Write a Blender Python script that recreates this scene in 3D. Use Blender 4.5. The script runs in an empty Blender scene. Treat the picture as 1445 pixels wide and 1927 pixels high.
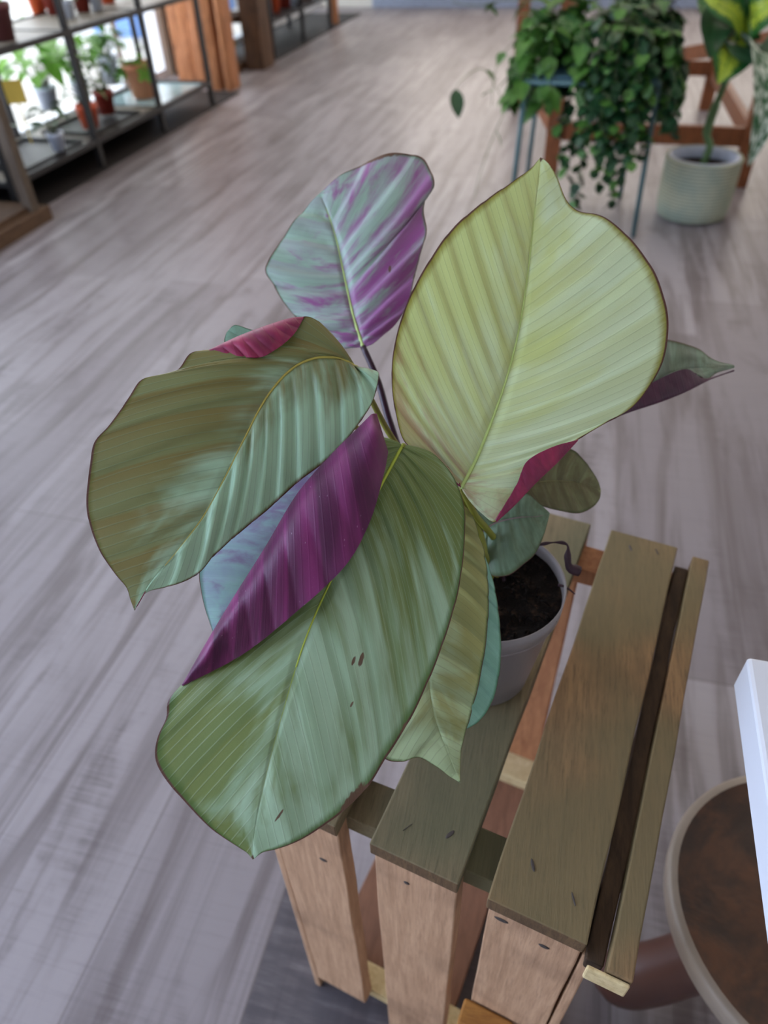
import bpy, math, random
from mathutils import Vector, Matrix, noise
random.seed(7)
S = bpy.context.scene
C = S.collection
V = Vector

# ------------------------------------------------------------------ camera
F_PX, CAM_H = 1335.0, 1.03
FW = V((-0.20135823, 0.71745366, -0.66686964)).normalized()
RT = V((0.96895051, 0.24562869, -0.02830981))
RT = (RT - FW * RT.dot(FW)).normalized()
UP = RT.cross(FW).normalized()
CAM = V((0, 0, CAM_H))
cd = bpy.data.cameras.new('camera')
cam = bpy.data.objects.new('camera', cd)
C.objects.link(cam)
cam.matrix_world = Matrix(((RT.x, UP.x, -FW.x, 0), (RT.y, UP.y, -FW.y, 0), (RT.z, UP.z, -FW.z, CAM_H), (0, 0, 0, 1)))
cd.sensor_fit = 'VERTICAL'
cd.sensor_height = 36.0
cd.lens = F_PX / 1927 * 36.0
cd.clip_start = 0.02
cd.dof.use_dof = True
cd.dof.focus_distance = 0.43
cd.dof.aperture_fstop = 6.0
S.camera = cam
S.view_settings.view_transform = 'Standard'
S.view_settings.look = 'None'
S.view_settings.gamma = 1.0
S.view_settings.exposure = 0.30
try:
    S.view_settings.use_curve_mapping = False
except Exception:
    pass

def ray(x, y):
    return FW + RT * ((x - 722.5) / F_PX) - UP * ((y - 963.5) / F_PX)
def at(x, y, z=0.0):
    d = ray(x, y)
    return CAM + d * ((z - CAM_H) / d.z)
def dep(x, y, D):
    return CAM + ray(x, y) * D

# ------------------------------------------------------------------ world + lights
w = bpy.data.worlds.new('overcast_sky'); S.world = w; w.use_nodes = True
bg = w.node_tree.nodes['Background']
bg.inputs[0].default_value = (0.80, 0.90, 1.0, 1); bg.inputs[1].default_value = 2.6

def area(name, loc, direction, sx, sy, power, col):
    l = bpy.data.lights.new(name, 'AREA'); l.shape = 'RECTANGLE'; l.size = sx; l.size_y = sy
    l.energy = power; l.color = col
    o = bpy.data.objects.new(name, l); C.objects.link(o); o.location = loc
    o.rotation_euler = V(direction).to_track_quat('-Z', 'Y').to_euler()
    return o
area('window_daylight', (-2.85, 4.2, 1.45), (1, -.05, -.25), 2.4, 8.5, 118, (0.96, 0.97, 1.0))
area('shopfront_daylight', (-2.9, -0.6, 1.5), (1, .25, -.30), 2.4, 4.0, 112, (0.50, 0.64, 1.0))
area('ceiling_fill_light', (0.2, 3.8, 2.68), (0, 0, -1), 3.0, 4.5, 34, (1.0, 0.88, 0.74))  # added warm fill under the ceiling, no fixture is built
area('far_fill_light', (0.0, 8.4, 1.7), (0, -1, -.25), 4.0, 1.8, 60, (1.0, 0.9, 0.8))  # added warm fill for the far floor, the back wall has no window

# ------------------------------------------------------------------ node helpers
class NT:
    def __init__(s, name):
        s.m = bpy.data.materials.new(name); s.m.use_nodes = True
        s.t = s.m.node_tree; s.b = s.t.nodes['Principled BSDF']; s.out = s.t.nodes['Material Output']
    def n(s, typ, **kw):
        k = s.t.nodes.new(typ)
        for a, v in kw.items(): setattr(k, a, v)
        return k
    def set(s, sock, v):
        if isinstance(v, bpy.types.NodeSocket): s.t.links.new(v, sock)
        elif v is not None:
            if isinstance(v, (tuple, list)) and len(v) == 3 and sock.type == 'RGBA': v = (*v, 1)
            sock.default_value = v
    def math(s, op, a, b=None, c=None):
        k = s.n('ShaderNodeMath', operation=op)
        for i, v in enumerate((a, b, c)):
            if v is not None: s.set(k.inputs[i], v)
        return k.outputs[0]
    def ramp(s, x, a, b, lo=0., hi=1.):
        k = s.n('ShaderNodeMapRange', interpolation_type='SMOOTHSTEP')
        s.set(k.inputs[0], x); s.set(k.inputs[1], a); s.set(k.inputs[2], b); s.set(k.inputs[3], lo); s.set(k.inputs[4], hi)
        return k.outputs[0]
    def mix(s, f, a, b, blend='MIX'):
        k = s.n('ShaderNodeMix', data_type='RGBA', blend_type=blend)
        s.set(k.inputs[0], f); s.set(k.inputs[6], a); s.set(k.inputs[7], b)
        return k.outputs[2]
    def noise(s, vec, scale, detail=3., rough=.5, dist=0.):
        k = s.n('ShaderNodeTexNoise'); s.set(k.inputs['Vector'], vec); k.inputs['Scale'].default_value = scale
        k.inputs['Detail'].default_value = detail; k.inputs['Roughness'].default_value = rough; k.inputs['Distortion'].default_value = dist
        return k.outputs['Fac']
    def mapping(s, vec, scale=(1, 1, 1), rot=(0, 0, 0), loc=(0, 0, 0)):
        k = s.n('ShaderNodeMapping'); s.set(k.inputs[0], vec); k.inputs['Scale'].default_value = scale
        k.inputs['Rotation'].default_value = rot; k.inputs['Location'].default_value = loc
        return k.outputs[0]
    def obj(s): return s.n('ShaderNodeTexCoord').outputs['Object']
    def uv(s): return s.n('ShaderNodeTexCoord').outputs['UV']
    def bump(s, h, strength=.3, dist=.001):
        k = s.n('ShaderNodeBump'); k.inputs['Strength'].default_value = strength; k.inputs['Distance'].default_value = dist
        s.set(k.inputs['Height'], h); s.t.links.new(k.outputs[0], s.b.inputs['Normal'])
    def fin(s, col, rough=.5, spec=.5, metal=0.):
        s.set(s.b.inputs['Base Color'], col); s.set(s.b.inputs['Roughness'], rough)
        s.b.inputs['Specular IOR Level'].default_value = spec; s.b.inputs['Metallic'].default_value = metal
        return s.m

def srgb(r, g, b):
    return tuple(((c / 255) / 12.92 if c / 255 <= .04045 else ((c / 255 + .055) / 1.055) ** 2.4) for c in (r, g, b))

def plain(name, col, rough=.5, spec=.4, var=.12, scale=30, metal=0.):
    k = NT(name); f = k.noise(k.obj(), scale, 3)
    c2 = tuple(min(1, c * (1 + var * 2.5)) for c in col); c1 = tuple(c * (1 - var * 2) for c in col)
    return k.fin(k.mix(f, c1, c2), rough, spec, metal)

def wood(name, a, b, dark, axis_scale=(30, 4, 30), moss=None, rough=.7, stripe=.5):
    k = NT(name); o = k.obj()
    mp = k.mapping(o, axis_scale)
    g = k.noise(mp, 4, 6, .65, .6)
    fine = k.noise(k.mapping(o, tuple(v * 3.2 for v in axis_scale)), 4, 5, .75)
    c = k.mix(k.ramp(g, .3, .7), a, b)
    c = k.mix(k.ramp(fine, .45, .75, 0, stripe), c, dark)
    big = k.noise(o, 9, 3, .6)
    c = k.mix(k.ramp(big, .5, .75, 0, .45), c, dark)
    if moss:
        mm = k.ramp(k.noise(k.mapping(o, (1, 1, 1), loc=(3, 1, 2)), 6, 2), .38, .62, 0, .75)
        c = k.mix(mm, c, moss)
    k.bump(fine, .5, .0008)
    return k.fin(c, rough, .25)

# ------------------------------------------------------------------ mesh helpers
class MB:
    def __init__(s): s.v = []; s.f = []; s.m = []; s.uv = []
    def quad_grid(s, P, mat=0, uvs=None, flip=False):
        n, k = len(P), len(P[0]); o = len(s.v)
        for r in P: s.v += [V(p) for p in r]
        for i in range(n - 1):
            for j in range(k - 1):
                q = [o + i * k + j, o + i * k + j + 1, o + (i + 1) * k + j + 1, o + (i + 1) * k + j]
                u = [(i, j), (i, j + 1), (i + 1, j + 1), (i + 1, j)]
                if flip: q.reverse(); u.reverse()
                s.f.append(q); s.m.append(mat)
                s.uv.append([uvs[a][b] for a, b in u] if uvs else [(0, 0)] * 4)
    def face(s, pts, mat=0, uvs=None):
        o = len(s.v); s.v += [V(p) for p in pts]; s.f.append(list(range(o, o + len(pts)))); s.m.append(mat)
        s.uv.append(uvs or [(0, 0)] * len(pts))
    def box(s, lo, hi, M=None, mat=0, ch=0.0):
        x0, y0, z0 = lo; x1, y1, z1 = hi
        P = [V((x, y, z)) for z in (z0, z1) for y in (y0, y1) for x in (x0, x1)]
        if M: P = [M @ p for p in P]
        s.hexa(P, mat)
    def hexa(s, P, mat=0):
        o = len(s.v); s.v += P
        for q in ((0, 2, 3, 1), (4, 5, 7, 6), (0, 1, 5, 4), (2, 6, 7, 3), (0, 4, 6, 2), (1, 3, 7, 5)):
            s.f.append([o + i for i in q]); s.m.append(mat); s.uv.append([(0, 0)] * 4)
    def tube(s, pts, rad, seg=10, mat=0, caps=True):
        pts = [V(p) for p in pts]; n = len(pts)
        rad = rad if isinstance(rad, (list, tuple)) else [rad] * n
        o = len(s.v); prev = None
        for i, p in enumerate(pts):
            t = (pts[min(i + 1, n - 1)] - pts[max(i - 1, 0)]).normalized()
            if prev is None:
                prev = t.orthogonal().normalized()
            a = (prev - t * prev.dot(t)).normalized(); prev = a; b = t.cross(a)
            for j in range(seg):
                an = 2 * math.pi * j / seg
                s.v.append(p + (a * math.cos(an) + b * math.sin(an)) * rad[i])
        for i in range(n - 1):
            for j in range(seg):
                q = [o + i * seg + j, o + i * seg + (j + 1) % seg, o + (i + 1) * seg + (j + 1) % seg, o + (i + 1) * seg + j]
                s.f.append(q); s.m.append(mat); s.uv.append([(0, 0)] * 4)
        if caps:
            s.f.append([o + j for j in range(seg)][::-1]); s.m.append(mat); s.uv.append([(0, 0)] * seg)
            s.f.append([o + (n - 1) * seg + j for j in range(seg)]); s.m.append(mat); s.uv.append([(0, 0)] * seg)
    def lathe(s, prof, c=(0, 0, 0), seg=40, mat=0):
        c = V(c); P = []
        for j in range(seg + 1):
            an = 2 * math.pi * j / seg
            P.append([c + V((r * math.cos(an), r * math.sin(an), z)) for r, z in prof])
        s.quad_grid(P, mat)
    def build(s, name, mats, parent=None, smooth=False, bevel=0., loc=None, merge=False):
        me = bpy.data.meshes.new(name)
        org = V(loc) if loc is not None else V((0, 0, 0))
        me.from_pydata([tuple(v - org) for v in s.v], [], s.f)
        mats = mats if isinstance(mats, (list, tuple)) else [mats]
        for m in mats: me.materials.append(m)
        for p, mi in zip(me.polygons, s.m):
            p.material_index = mi; p.use_smooth = smooth
        ul = me.uv_layers.new(name='UVMap')
        k = 0
        for u in s.uv:
            for a in u: ul.data[k].uv = a; k += 1
        if merge:
            import bmesh
            bm = bmesh.new(); bm.from_mesh(me); bmesh.ops.remove_doubles(bm, verts=bm.verts, dist=1e-5)
            bmesh.ops.recalc_face_normals(bm, faces=bm.faces); bm.to_mesh(me); bm.free()
        me.update()
        o = bpy.data.objects.new(name, me); C.objects.link(o)
        if parent:
            o.parent = parent; o.location = org - parent.location
        else: o.location = org
        if bevel > 0:
            b = o.modifiers.new('bevel', 'BEVEL'); b.width = bevel; b.segments = 2; b.limit_method = 'ANGLE'
        return o

def thing(name, label, cat, loc=(0, 0, 0), group=None):
    o = bpy.data.objects.new(name, None); C.objects.link(o); o.location = loc; o.empty_display_size = .05
    o['label'] = label; o['category'] = cat
    if group: o['group'] = group
    return o
def tag(o, label, cat, group=None):
    o['label'] = label; o['category'] = cat
    if group: o['group'] = group
    return o
def struct(o):
    o['kind'] = 'structure'; return o
def spline(P, n):
    """Catmull-Rom resample of a list of vectors into n points (arc-length)."""
    P = [V(p) for p in P]
    if len(P) == 2: return [P[0].lerp(P[1], i / (n - 1)) for i in range(n)]
    Q = [P[0] * 2 - P[1]] + P + [P[-1] * 2 - P[-2]]
    d = []
    for i in range(len(P) - 1):
        for k in range(12):
            t = k / 12; a, b, c, e = Q[i:i + 4]
            d.append(.5 * ((2 * b) + (c - a) * t + (2 * a - 5 * b + 4 * c - e) * t * t + (3 * b - a - 3 * c + e) * t ** 3))
    d.append(P[-1])
    L = [0]
    for i in range(1, len(d)): L.append(L[-1] + (d[i] - d[i - 1]).length)
    out = []; j = 0
    for i in range(n):
        s = L[-1] * i / (n - 1)
        while j < len(L) - 2 and L[j + 1] < s: j += 1
        seg = L[j + 1] - L[j]
        out.append(d[j].lerp(d[j + 1], min(1, max(0, (s - L[j]) / seg if seg > 1e-9 else 0))))
    return out
def sample(Q, t):
    x = max(0, min(1, t)) * (len(Q) - 1); i = min(int(x), len(Q) - 2)
    return Q[i].lerp(Q[i + 1], x - i)

# ================================================================== SETTING
def floor_mat():
    k = NT('floor_planks'); o = k.obj()
    sep = k.n('ShaderNodeSeparateXYZ'); k.set(sep.inputs[0], o)
    W = .216
    xs = k.math('DIVIDE', k.math('ADD', sep.outputs[0], .253 + W * 40), W)
    row = k.math('FLOOR', xs); fx = k.math('FRACT', xs)
    wn = k.n('ShaderNodeTexWhiteNoise', noise_dimensions='1D'); k.set(wn.inputs['W'], row)
    ys = k.math('DIVIDE', k.math('ADD', sep.outputs[1], k.math('MULTIPLY', wn.outputs['Value'], 3.)), 1.25)
    col = k.math('FLOOR', ys); fy = k.math('FRACT', ys)
    comb = k.n('ShaderNodeCombineXYZ'); k.set(comb.inputs[0], row); k.set(comb.inputs[1], col)
    wn2 = k.n('ShaderNodeTexWhiteNoise', noise_dimensions='2D'); k.set(wn2.inputs['Vector'], comb.outputs[0])
    tone = wn2.outputs['Value']
    base = k.mix(tone, srgb(122, 114, 117), srgb(152, 145, 148))
    # long soft strips along the boards
    strips = k.noise(k.mapping(o, (13, .8, 1)), 1.6, 4, .6, .8)
    base = k.mix(k.ramp(strips, .42, .68, 0, .75), base, srgb(90, 80, 79))
    # dark weathered patches with cross-grain saw marks
    patch = k.noise(k.mapping(o, (5.5, 2.2, 1), loc=(4.2, 1.3, 0)), 1.5, 4, .62, .5)
    saw = k.noise(k.mapping(o, (5, 170, 1)), 1., 4, .75)
    saw2 = k.noise(k.mapping(o, (9, 60, 1)), 1., 3, .7)
    pm = k.math('MULTIPLY', k.ramp(patch, .5, .72), k.ramp(k.math('ADD', k.math('MULTIPLY', saw, .6), k.math('MULTIPLY', saw2, .4)), .38, .62, .25, 1.))
    base = k.mix(k.math('MULTIPLY', pm, .75), base, srgb(84, 74, 74))
    base = k.mix(k.ramp(saw, .5, .72, 0, .22), base, srgb(100, 90, 92))
    # one board next to the crate is a darker grey one
    dk = k.math('MULTIPLY', k.math('LESS_THAN', k.math('ABSOLUTE', k.math('SUBTRACT', sep.outputs[0], -.145)), .108),
                k.math('LESS_THAN', k.math('ABSOLUTE', k.math('SUBTRACT', sep.outputs[1], -.17)), .50))
    base = k.mix(k.math('MULTIPLY', dk, k.ramp(saw2, .25, .6, .55, .9)), base, srgb(66, 62, 68))
    # board joints
    e = k.math('MINIMUM', fx, k.math('SUBTRACT', 1., fx)); ey = k.math('MINIMUM', fy, k.math('SUBTRACT', 1., fy))
    j = k.math('MAXIMUM', k.ramp(e, .004, .012, .5, 0), k.ramp(ey, .0008, .002, .5, 0))
    base = k.mix(j, base, srgb(90, 80, 79))
    k.bump(k.math('ADD', saw, k.math('MULTIPLY', j, -2)), .12, .001)
    return k.fin(base, k.ramp(saw, .3, .7, .34, .5), .42)

m = MB(); m.box((-6, -2.6, -.05), (3.4, 8.9, 0)); struct(m.build('floor', floor_mat()))
wall_m = plain('white_plaster', srgb(226, 222, 214), .8, .2, .02)
m = MB(); m.box((-6, 8.9, -.05), (3.5, 9.0, 2.8)); struct(m.build('wall_back', wall_m))
m = MB(); m.box((3.4, -2.6, 0), (3.5, 8.9, 2.8)); struct(m.build('wall_right', wall_m))
m = MB(); m.box((-3.1, -2.7, 0), (3.5, -2.6, 2.8)); struct(m.build('wall_front', wall_m))
m = MB(); m.box((-3.1, -2.7, 2.8), (3.5, 9.0, 2.9)); struct(m.build('ceiling', wall_m))
m = MB(); m.box((-3.08, -2.6, 2.62), (-2.98, 8.9, 2.8)); m.box((-3.08, 5.35, 0), (-2.98, 6.0, 2.62)); struct(m.build('wall_left', wall_m))
m = MB(); m.box((-2.4, 8.86, .0), (3.3, 8.9, .11)); struct(m.build('baseboard_back', plain('blue_grey_baseboard', srgb(150, 160, 182), .5)))
# shop window on the left: white frames and clear panes
frame_m = plain('window_frame_white', srgb(215, 218, 224), .4, .4, .03)
g = NT('window_glass'); gl = g.n('ShaderNodeBsdfGlass'); gl.inputs['IOR'].default_value = 1.0; gl.inputs['Roughness'].default_value = 0
tr = g.n('ShaderNodeBsdfTransparent'); gs = g.n('ShaderNodeBsdfGlossy'); gs.inputs['Roughness'].default_value = .02
mx = g.n('ShaderNodeMixShader'); mx.inputs[0].default_value = .06
g.t.links.new(tr.outputs[0], mx.inputs[1]); g.t.links.new(gs.outputs[0], mx.inputs[2]); g.t.links.new(mx.outputs[0], g.out.inputs[0])
glass_m = g.m
for i, (y0, y1) in enumerate(((-2.6, -.4), (-.4, 1.9), (1.9, 3.35), (3.35, 4.78), (4.78, 5.35), (6.0, 8.9))):
    root = bpy.data.objects.new('window_%d' % (i + 1), None); C.objects.link(root); root.location = (-3.03, y0, 0); struct(root)
    f = MB()
    f.box((-3.07, y0, 0), (-2.99, y1, .05)); f.box((-3.07, y0, 2.56), (-2.99, y1, 2.62))
    f.box((-3.07, y0, .05), (-2.99, y0 + .03, 2.56)); f.box((-3.07, y1 - .03, .05), (-2.99, y1, 2.56))
    f.build('window_frame', frame_m, root)
    p = MB(); p.box((-3.034, y0 + .03, .05), (-3.026, y1 - .03, 2.56)); p.build('window_pane', glass_m, root)
# outside the glass
out_m = plain('pale_pavement', srgb(238, 232, 224), .8, .2, .03, 6)
m = MB(); m.box((-16, -8, -.12), (-6.0, 14, -.06)); m.box((-6.0, -8, -.12), (-3.1, -2.6, -.06)); m.box((-6, 8.9, -.12), (-3.1, 14, -.06))
struct(m.build('ground', out_m))
m = MB(); m.box((-6, -2.6, 0), (-3.1, 8.9, .012)); struct(m.build('trim_1', out_m))
# dark strips laid on the floor in place of the shade under the shelves
dark_m = plain('under_shelf_shade', srgb(34, 30, 30), .6, .3, .08)
m = MB(); m.box((-2.98, 2.62, 0), (-2.25, 4.9, .008)); m.box((-2.98, 6.0, 0), (-2.4, 8.4, .008)); struct(m.build('shelf_shade_strips', dark_m))

# blue sheeted thing outside the window
blue_m = plain('blue_sheet', srgb(130, 170, 235), .5, .4, .05)
m = MB()
m.box((-4.5, 6.85, .012), (-3.9, 8.7, .55))
for k_ in range(9): m.box((-3.9, 6.9 + k_ * .2, .03), (-3.89, 7.03 + k_ * .2, .53))
tag(m.build('planter_bin', blue_m, bevel=.02), 'pale blue box standing outside behind the shop window', 'box')

# ================================================================== CRATE
OX, OY, YAW = -.105, .216, math.radians(10.9)
CM = Matrix.Translation((OX, OY, 0)) @ Matrix.Rotation(-YAW, 4, 'Z')     # local x across, local y along
H = .515; T = .016; L = .392
top_w = wood('weathered_top_wood', srgb(150, 116, 80), srgb(126, 98, 68), srgb(60, 47, 33), (40, 3, 40), srgb(104, 96, 68), stripe=.75)
moss_w = wood('mossy_wood', srgb(134, 116, 88), srgb(114, 100, 74), srgb(66, 58, 42), (40, 3, 40), srgb(92, 92, 68), stripe=.7)
pale_w = wood('raw_front_wood', srgb(198, 160, 128), srgb(172, 135, 105), srgb(112, 84, 65), (40, 40, 2.5), None, .75, .4)
in_w = wood('orange_inner_wood', srgb(180, 126, 86), srgb(154, 102, 70), srgb(120, 80, 54), (30, 30, 4))
brown_w = wood('brown_inner_wood', srgb(136, 96, 74), srgb(118, 82, 62), srgb(84, 58, 44), (30, 4, 30))
endg_w = wood('sawn_end_wood', srgb(216, 196, 150), srgb(196, 172, 126), srgb(150, 124, 86), (20, 20, 20))
dark_bar_w = wood('dark_brown_wood', srgb(84, 64, 46), srgb(56, 42, 30), srgb(26, 19, 13), (30, 5, 30))
cut_w = wood('dark_cut_end', srgb(112, 88, 62), srgb(90, 70, 50), srgb(48, 38, 28), (60, 10, 10))
crate = thing('wooden_crate', 'upturned slatted wooden crate with mossy weathered top carrying the plant pot', 'crate', (OX, OY, 0))
def cpart(name, lo, hi, mat, bevel=.0012, jit=0., seed=0, endm=None):
    lo, hi = list(lo), list(hi)
    x0, y0, z0 = lo; x1, y1, z1 = hi
    # long dimension subdivided with slight irregularity
    d = [x1 - x0, y1 - y0, z1 - z0]; ax = d.index(max(d)); n = 14
    mb = MB(); oth = [i for i in range(3) if i != ax]
    rings = []
    for i in range(n + 1):
        t = i / n; r = []
        for (a, b) in ((0, 0), (1, 0), (1, 1), (0, 1)):
            p = [0, 0, 0]; p[ax] = lo[ax] + d[ax] * t
            p[oth[0]] = lo[oth[0]] + d[oth[0]] * a; p[oth[1]] = lo[oth[1]] + d[oth[1]] * b
            nz = noise.noise(V((seed * 7.1 + a * 3.3 + b * 5.7, t * 6, seed))) * jit
            p[oth[0]] += nz; p[oth[1]] += nz * .5
            r.append(CM @ V(p))
        rings.append(r + [r[0]])
    mb.quad_grid(rings); mb.face(rings[0][:4][::-1], 1); mb.face(rings[-1][:4], 1)
    c = CM @ V([(lo[i] + hi[i]) / 2 for i in range(3)])
    o = mb.build(name, [mat, endm or mat], crate, bevel=bevel, merge=True)
    return o
slx = [(-.066, .0), (.0275, .0955), (.1165, .1835)]
tm = [moss_w, moss_w, top_w]
for i, (a, b) in enumerate(slx):
    cpart('top_slat', (a, -.004, H - T), (b, L, H), tm[i], jit=.0012, seed=i, endm=cut_w)
    cpart('front_slat', (a + .001, 0, .045 if i == 0 else .004), (b - .001, T, H - T - .0015), pale_w, jit=.0012, seed=i + 5)
    cpart('back_slat', (a + .0, L - T - .002, .05), (b, L - .002, H - T), in_w, jit=.001, seed=i + 9)
    cpart('bottom_slat', (a, T, .014), (b, L - T, .014 + T), brown_w, jit=.001, seed=i + 13)
cpart('cross_batten', (-.064, .0135, H - T - .022), (.182, .0135 + .035, H - T - .001), moss_w, jit=.0008, seed=20)
cpart('cross_batten', (-.064, L - .052, H - T - .022), (.182, L - .016, H - T - .001), in_w, jit=.0008, seed=21)
cpart('cross_batten', (-.064, .0135, .028), (.182, .04, .05), endg_w, jit=.0008, seed=22)
cpart('cross_batten', (-.064, L - .055, .028), (.182, L - .016, .05), endg_w, jit=.0008, seed=23)
for b0, z0 in ((.188, H - .0225), ):
    cpart('side_bar', (.1985, -.012, H - .021), (.2145, L - .005, H - .0015), top_w, jit=.0009, seed=31)
    cpart('inner_bar', (.1855, -.006, H - .032), (.1982, L - .01, H - .016), dark_bar_w, jit=.0018, seed=32)  # dark brown bar between the right slat and the side bar
    cpart('end_cap', (.1865, -.0155, H - .023), (.2135, -.0125, H - .004), endg_w)
cpart('side_bar', (-.088, 0, H - .025), (-.0745, L, H - .004), top_w, jit=.001, seed=33)
for (x, y) in ((.1845, .001), (.1845, L - .03), (-.0735, .001), (-.0735, L - .03)):
    cpart('corner_post', (x, y, .0), (x + .0075, y + .026, H - .032), pale_w, seed=40 + x)
cpart('front_rail', (.112, -.022, .235), (.158, -.001, .268), wood('golden_block_wood', srgb(176, 122, 60), srgb(140, 92, 44), srgb(80, 54, 30), (5, 30, 30)), .002)
# nails
nail_m = plain('rusty_nail', srgb(66, 58, 54), .6, .4, .1, 60)
nm = [(.048, .018), (.078, .026), (.138, .030), (.169, .020), (.012 - .06, .02), (.14, L - .02), (.165, L - .015)]
for x, y in nm:
    mb = MB(); P = []
    for r, z in ((0, .0007), (.0019, .0006), (.0024, .0)):
        P.append([CM @ V((x + r * math.cos(a * math.pi / 6) * 1.0, y + r * 1.7 * math.sin(a * math.pi / 6 + x * 30), H + z)) for a in range(13)])
    mb.quad_grid(P); mb.build('nail', nail_m, crate)
for x, z, sx in ((.128, H - .035, 2.2), (.160, H - .046, 1.7), (-.02, H - .085, 1.6), (.055, H - .05, 1.)):
    mb = MB(); P = []
    for r, q in ((0, .0006), (.0018, .0005), (.0024, .0)):
        P.append([CM @ V((x + r * sx * math.cos(a * math.pi / 6), -q - .0002, z + r * math.sin(a * math.pi / 6))) for a in range(13)])
    mb.quad_grid(P); mb.build('nail', nail_m, crate)

# ================================================================== MAIN PLANT
PC = V((-.026, .377, H))
plant = thing('potted_plant', 'large broad-leaved plant with pale green and purple leaves in white pot on the crate', 'potted plant', PC)
pot_m = plain('white_plastic_pot', srgb(138, 131, 131), .38, .4, .02)
mb = MB(); mb.lathe([(0, .0006), (.040, .0006), (.043, .003), (.0565, .093), (.0595, .094), (.0605, .110), (.0595, .1103), (.0586, .104), (.0582, .09)], PC, 64)
mb.build('pot', pot_m, plant, smooth=True)
soil_m = NT('dark_soil'); so = soil_m.obj(); sn = soil_m.noise(so, 120, 5, .7)
soil_m.bump(sn, 1., .004); soil_m = soil_m.fin(soil_m.mix(soil_m.ramp(sn, .5, .75), (.006, .004, .003), (.05, .028, .016)), .9, .15)
mb = MB(); P = []
for i in range(19):
    r = .0584 * i / 18
    P.append([PC + V((r * math.cos(a * math.pi / 30), r * math.sin(a * math.pi / 30), .099 + .006 * noise.noise(V((r * 60 * math.cos(a * math.pi / 30), r * 60 * math.sin(a * math.pi / 30), 3))) * (1 if i < 18 else .3))) for a in range(61)])
mb.quad_grid(P)
for i in range(170):                                    # coarse bark and fibre bits in the soil
    a = random.uniform(0, 6.28); r = .052 * math.sqrt(random.random()); p = PC + V((r * math.cos(a), r * math.sin(a), .1))
    q = p + V((random.uniform(-.009, .009), random.uniform(-.009, .009), random.uniform(0, .006)))
    mb.tube([p, (p + q) / 2 + V((0, 0, .0025)), q], [.0004, random.uniform(.0005, .0013), .0003], 5)
mb.build('soil', soil_m, plant, smooth=True)

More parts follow.
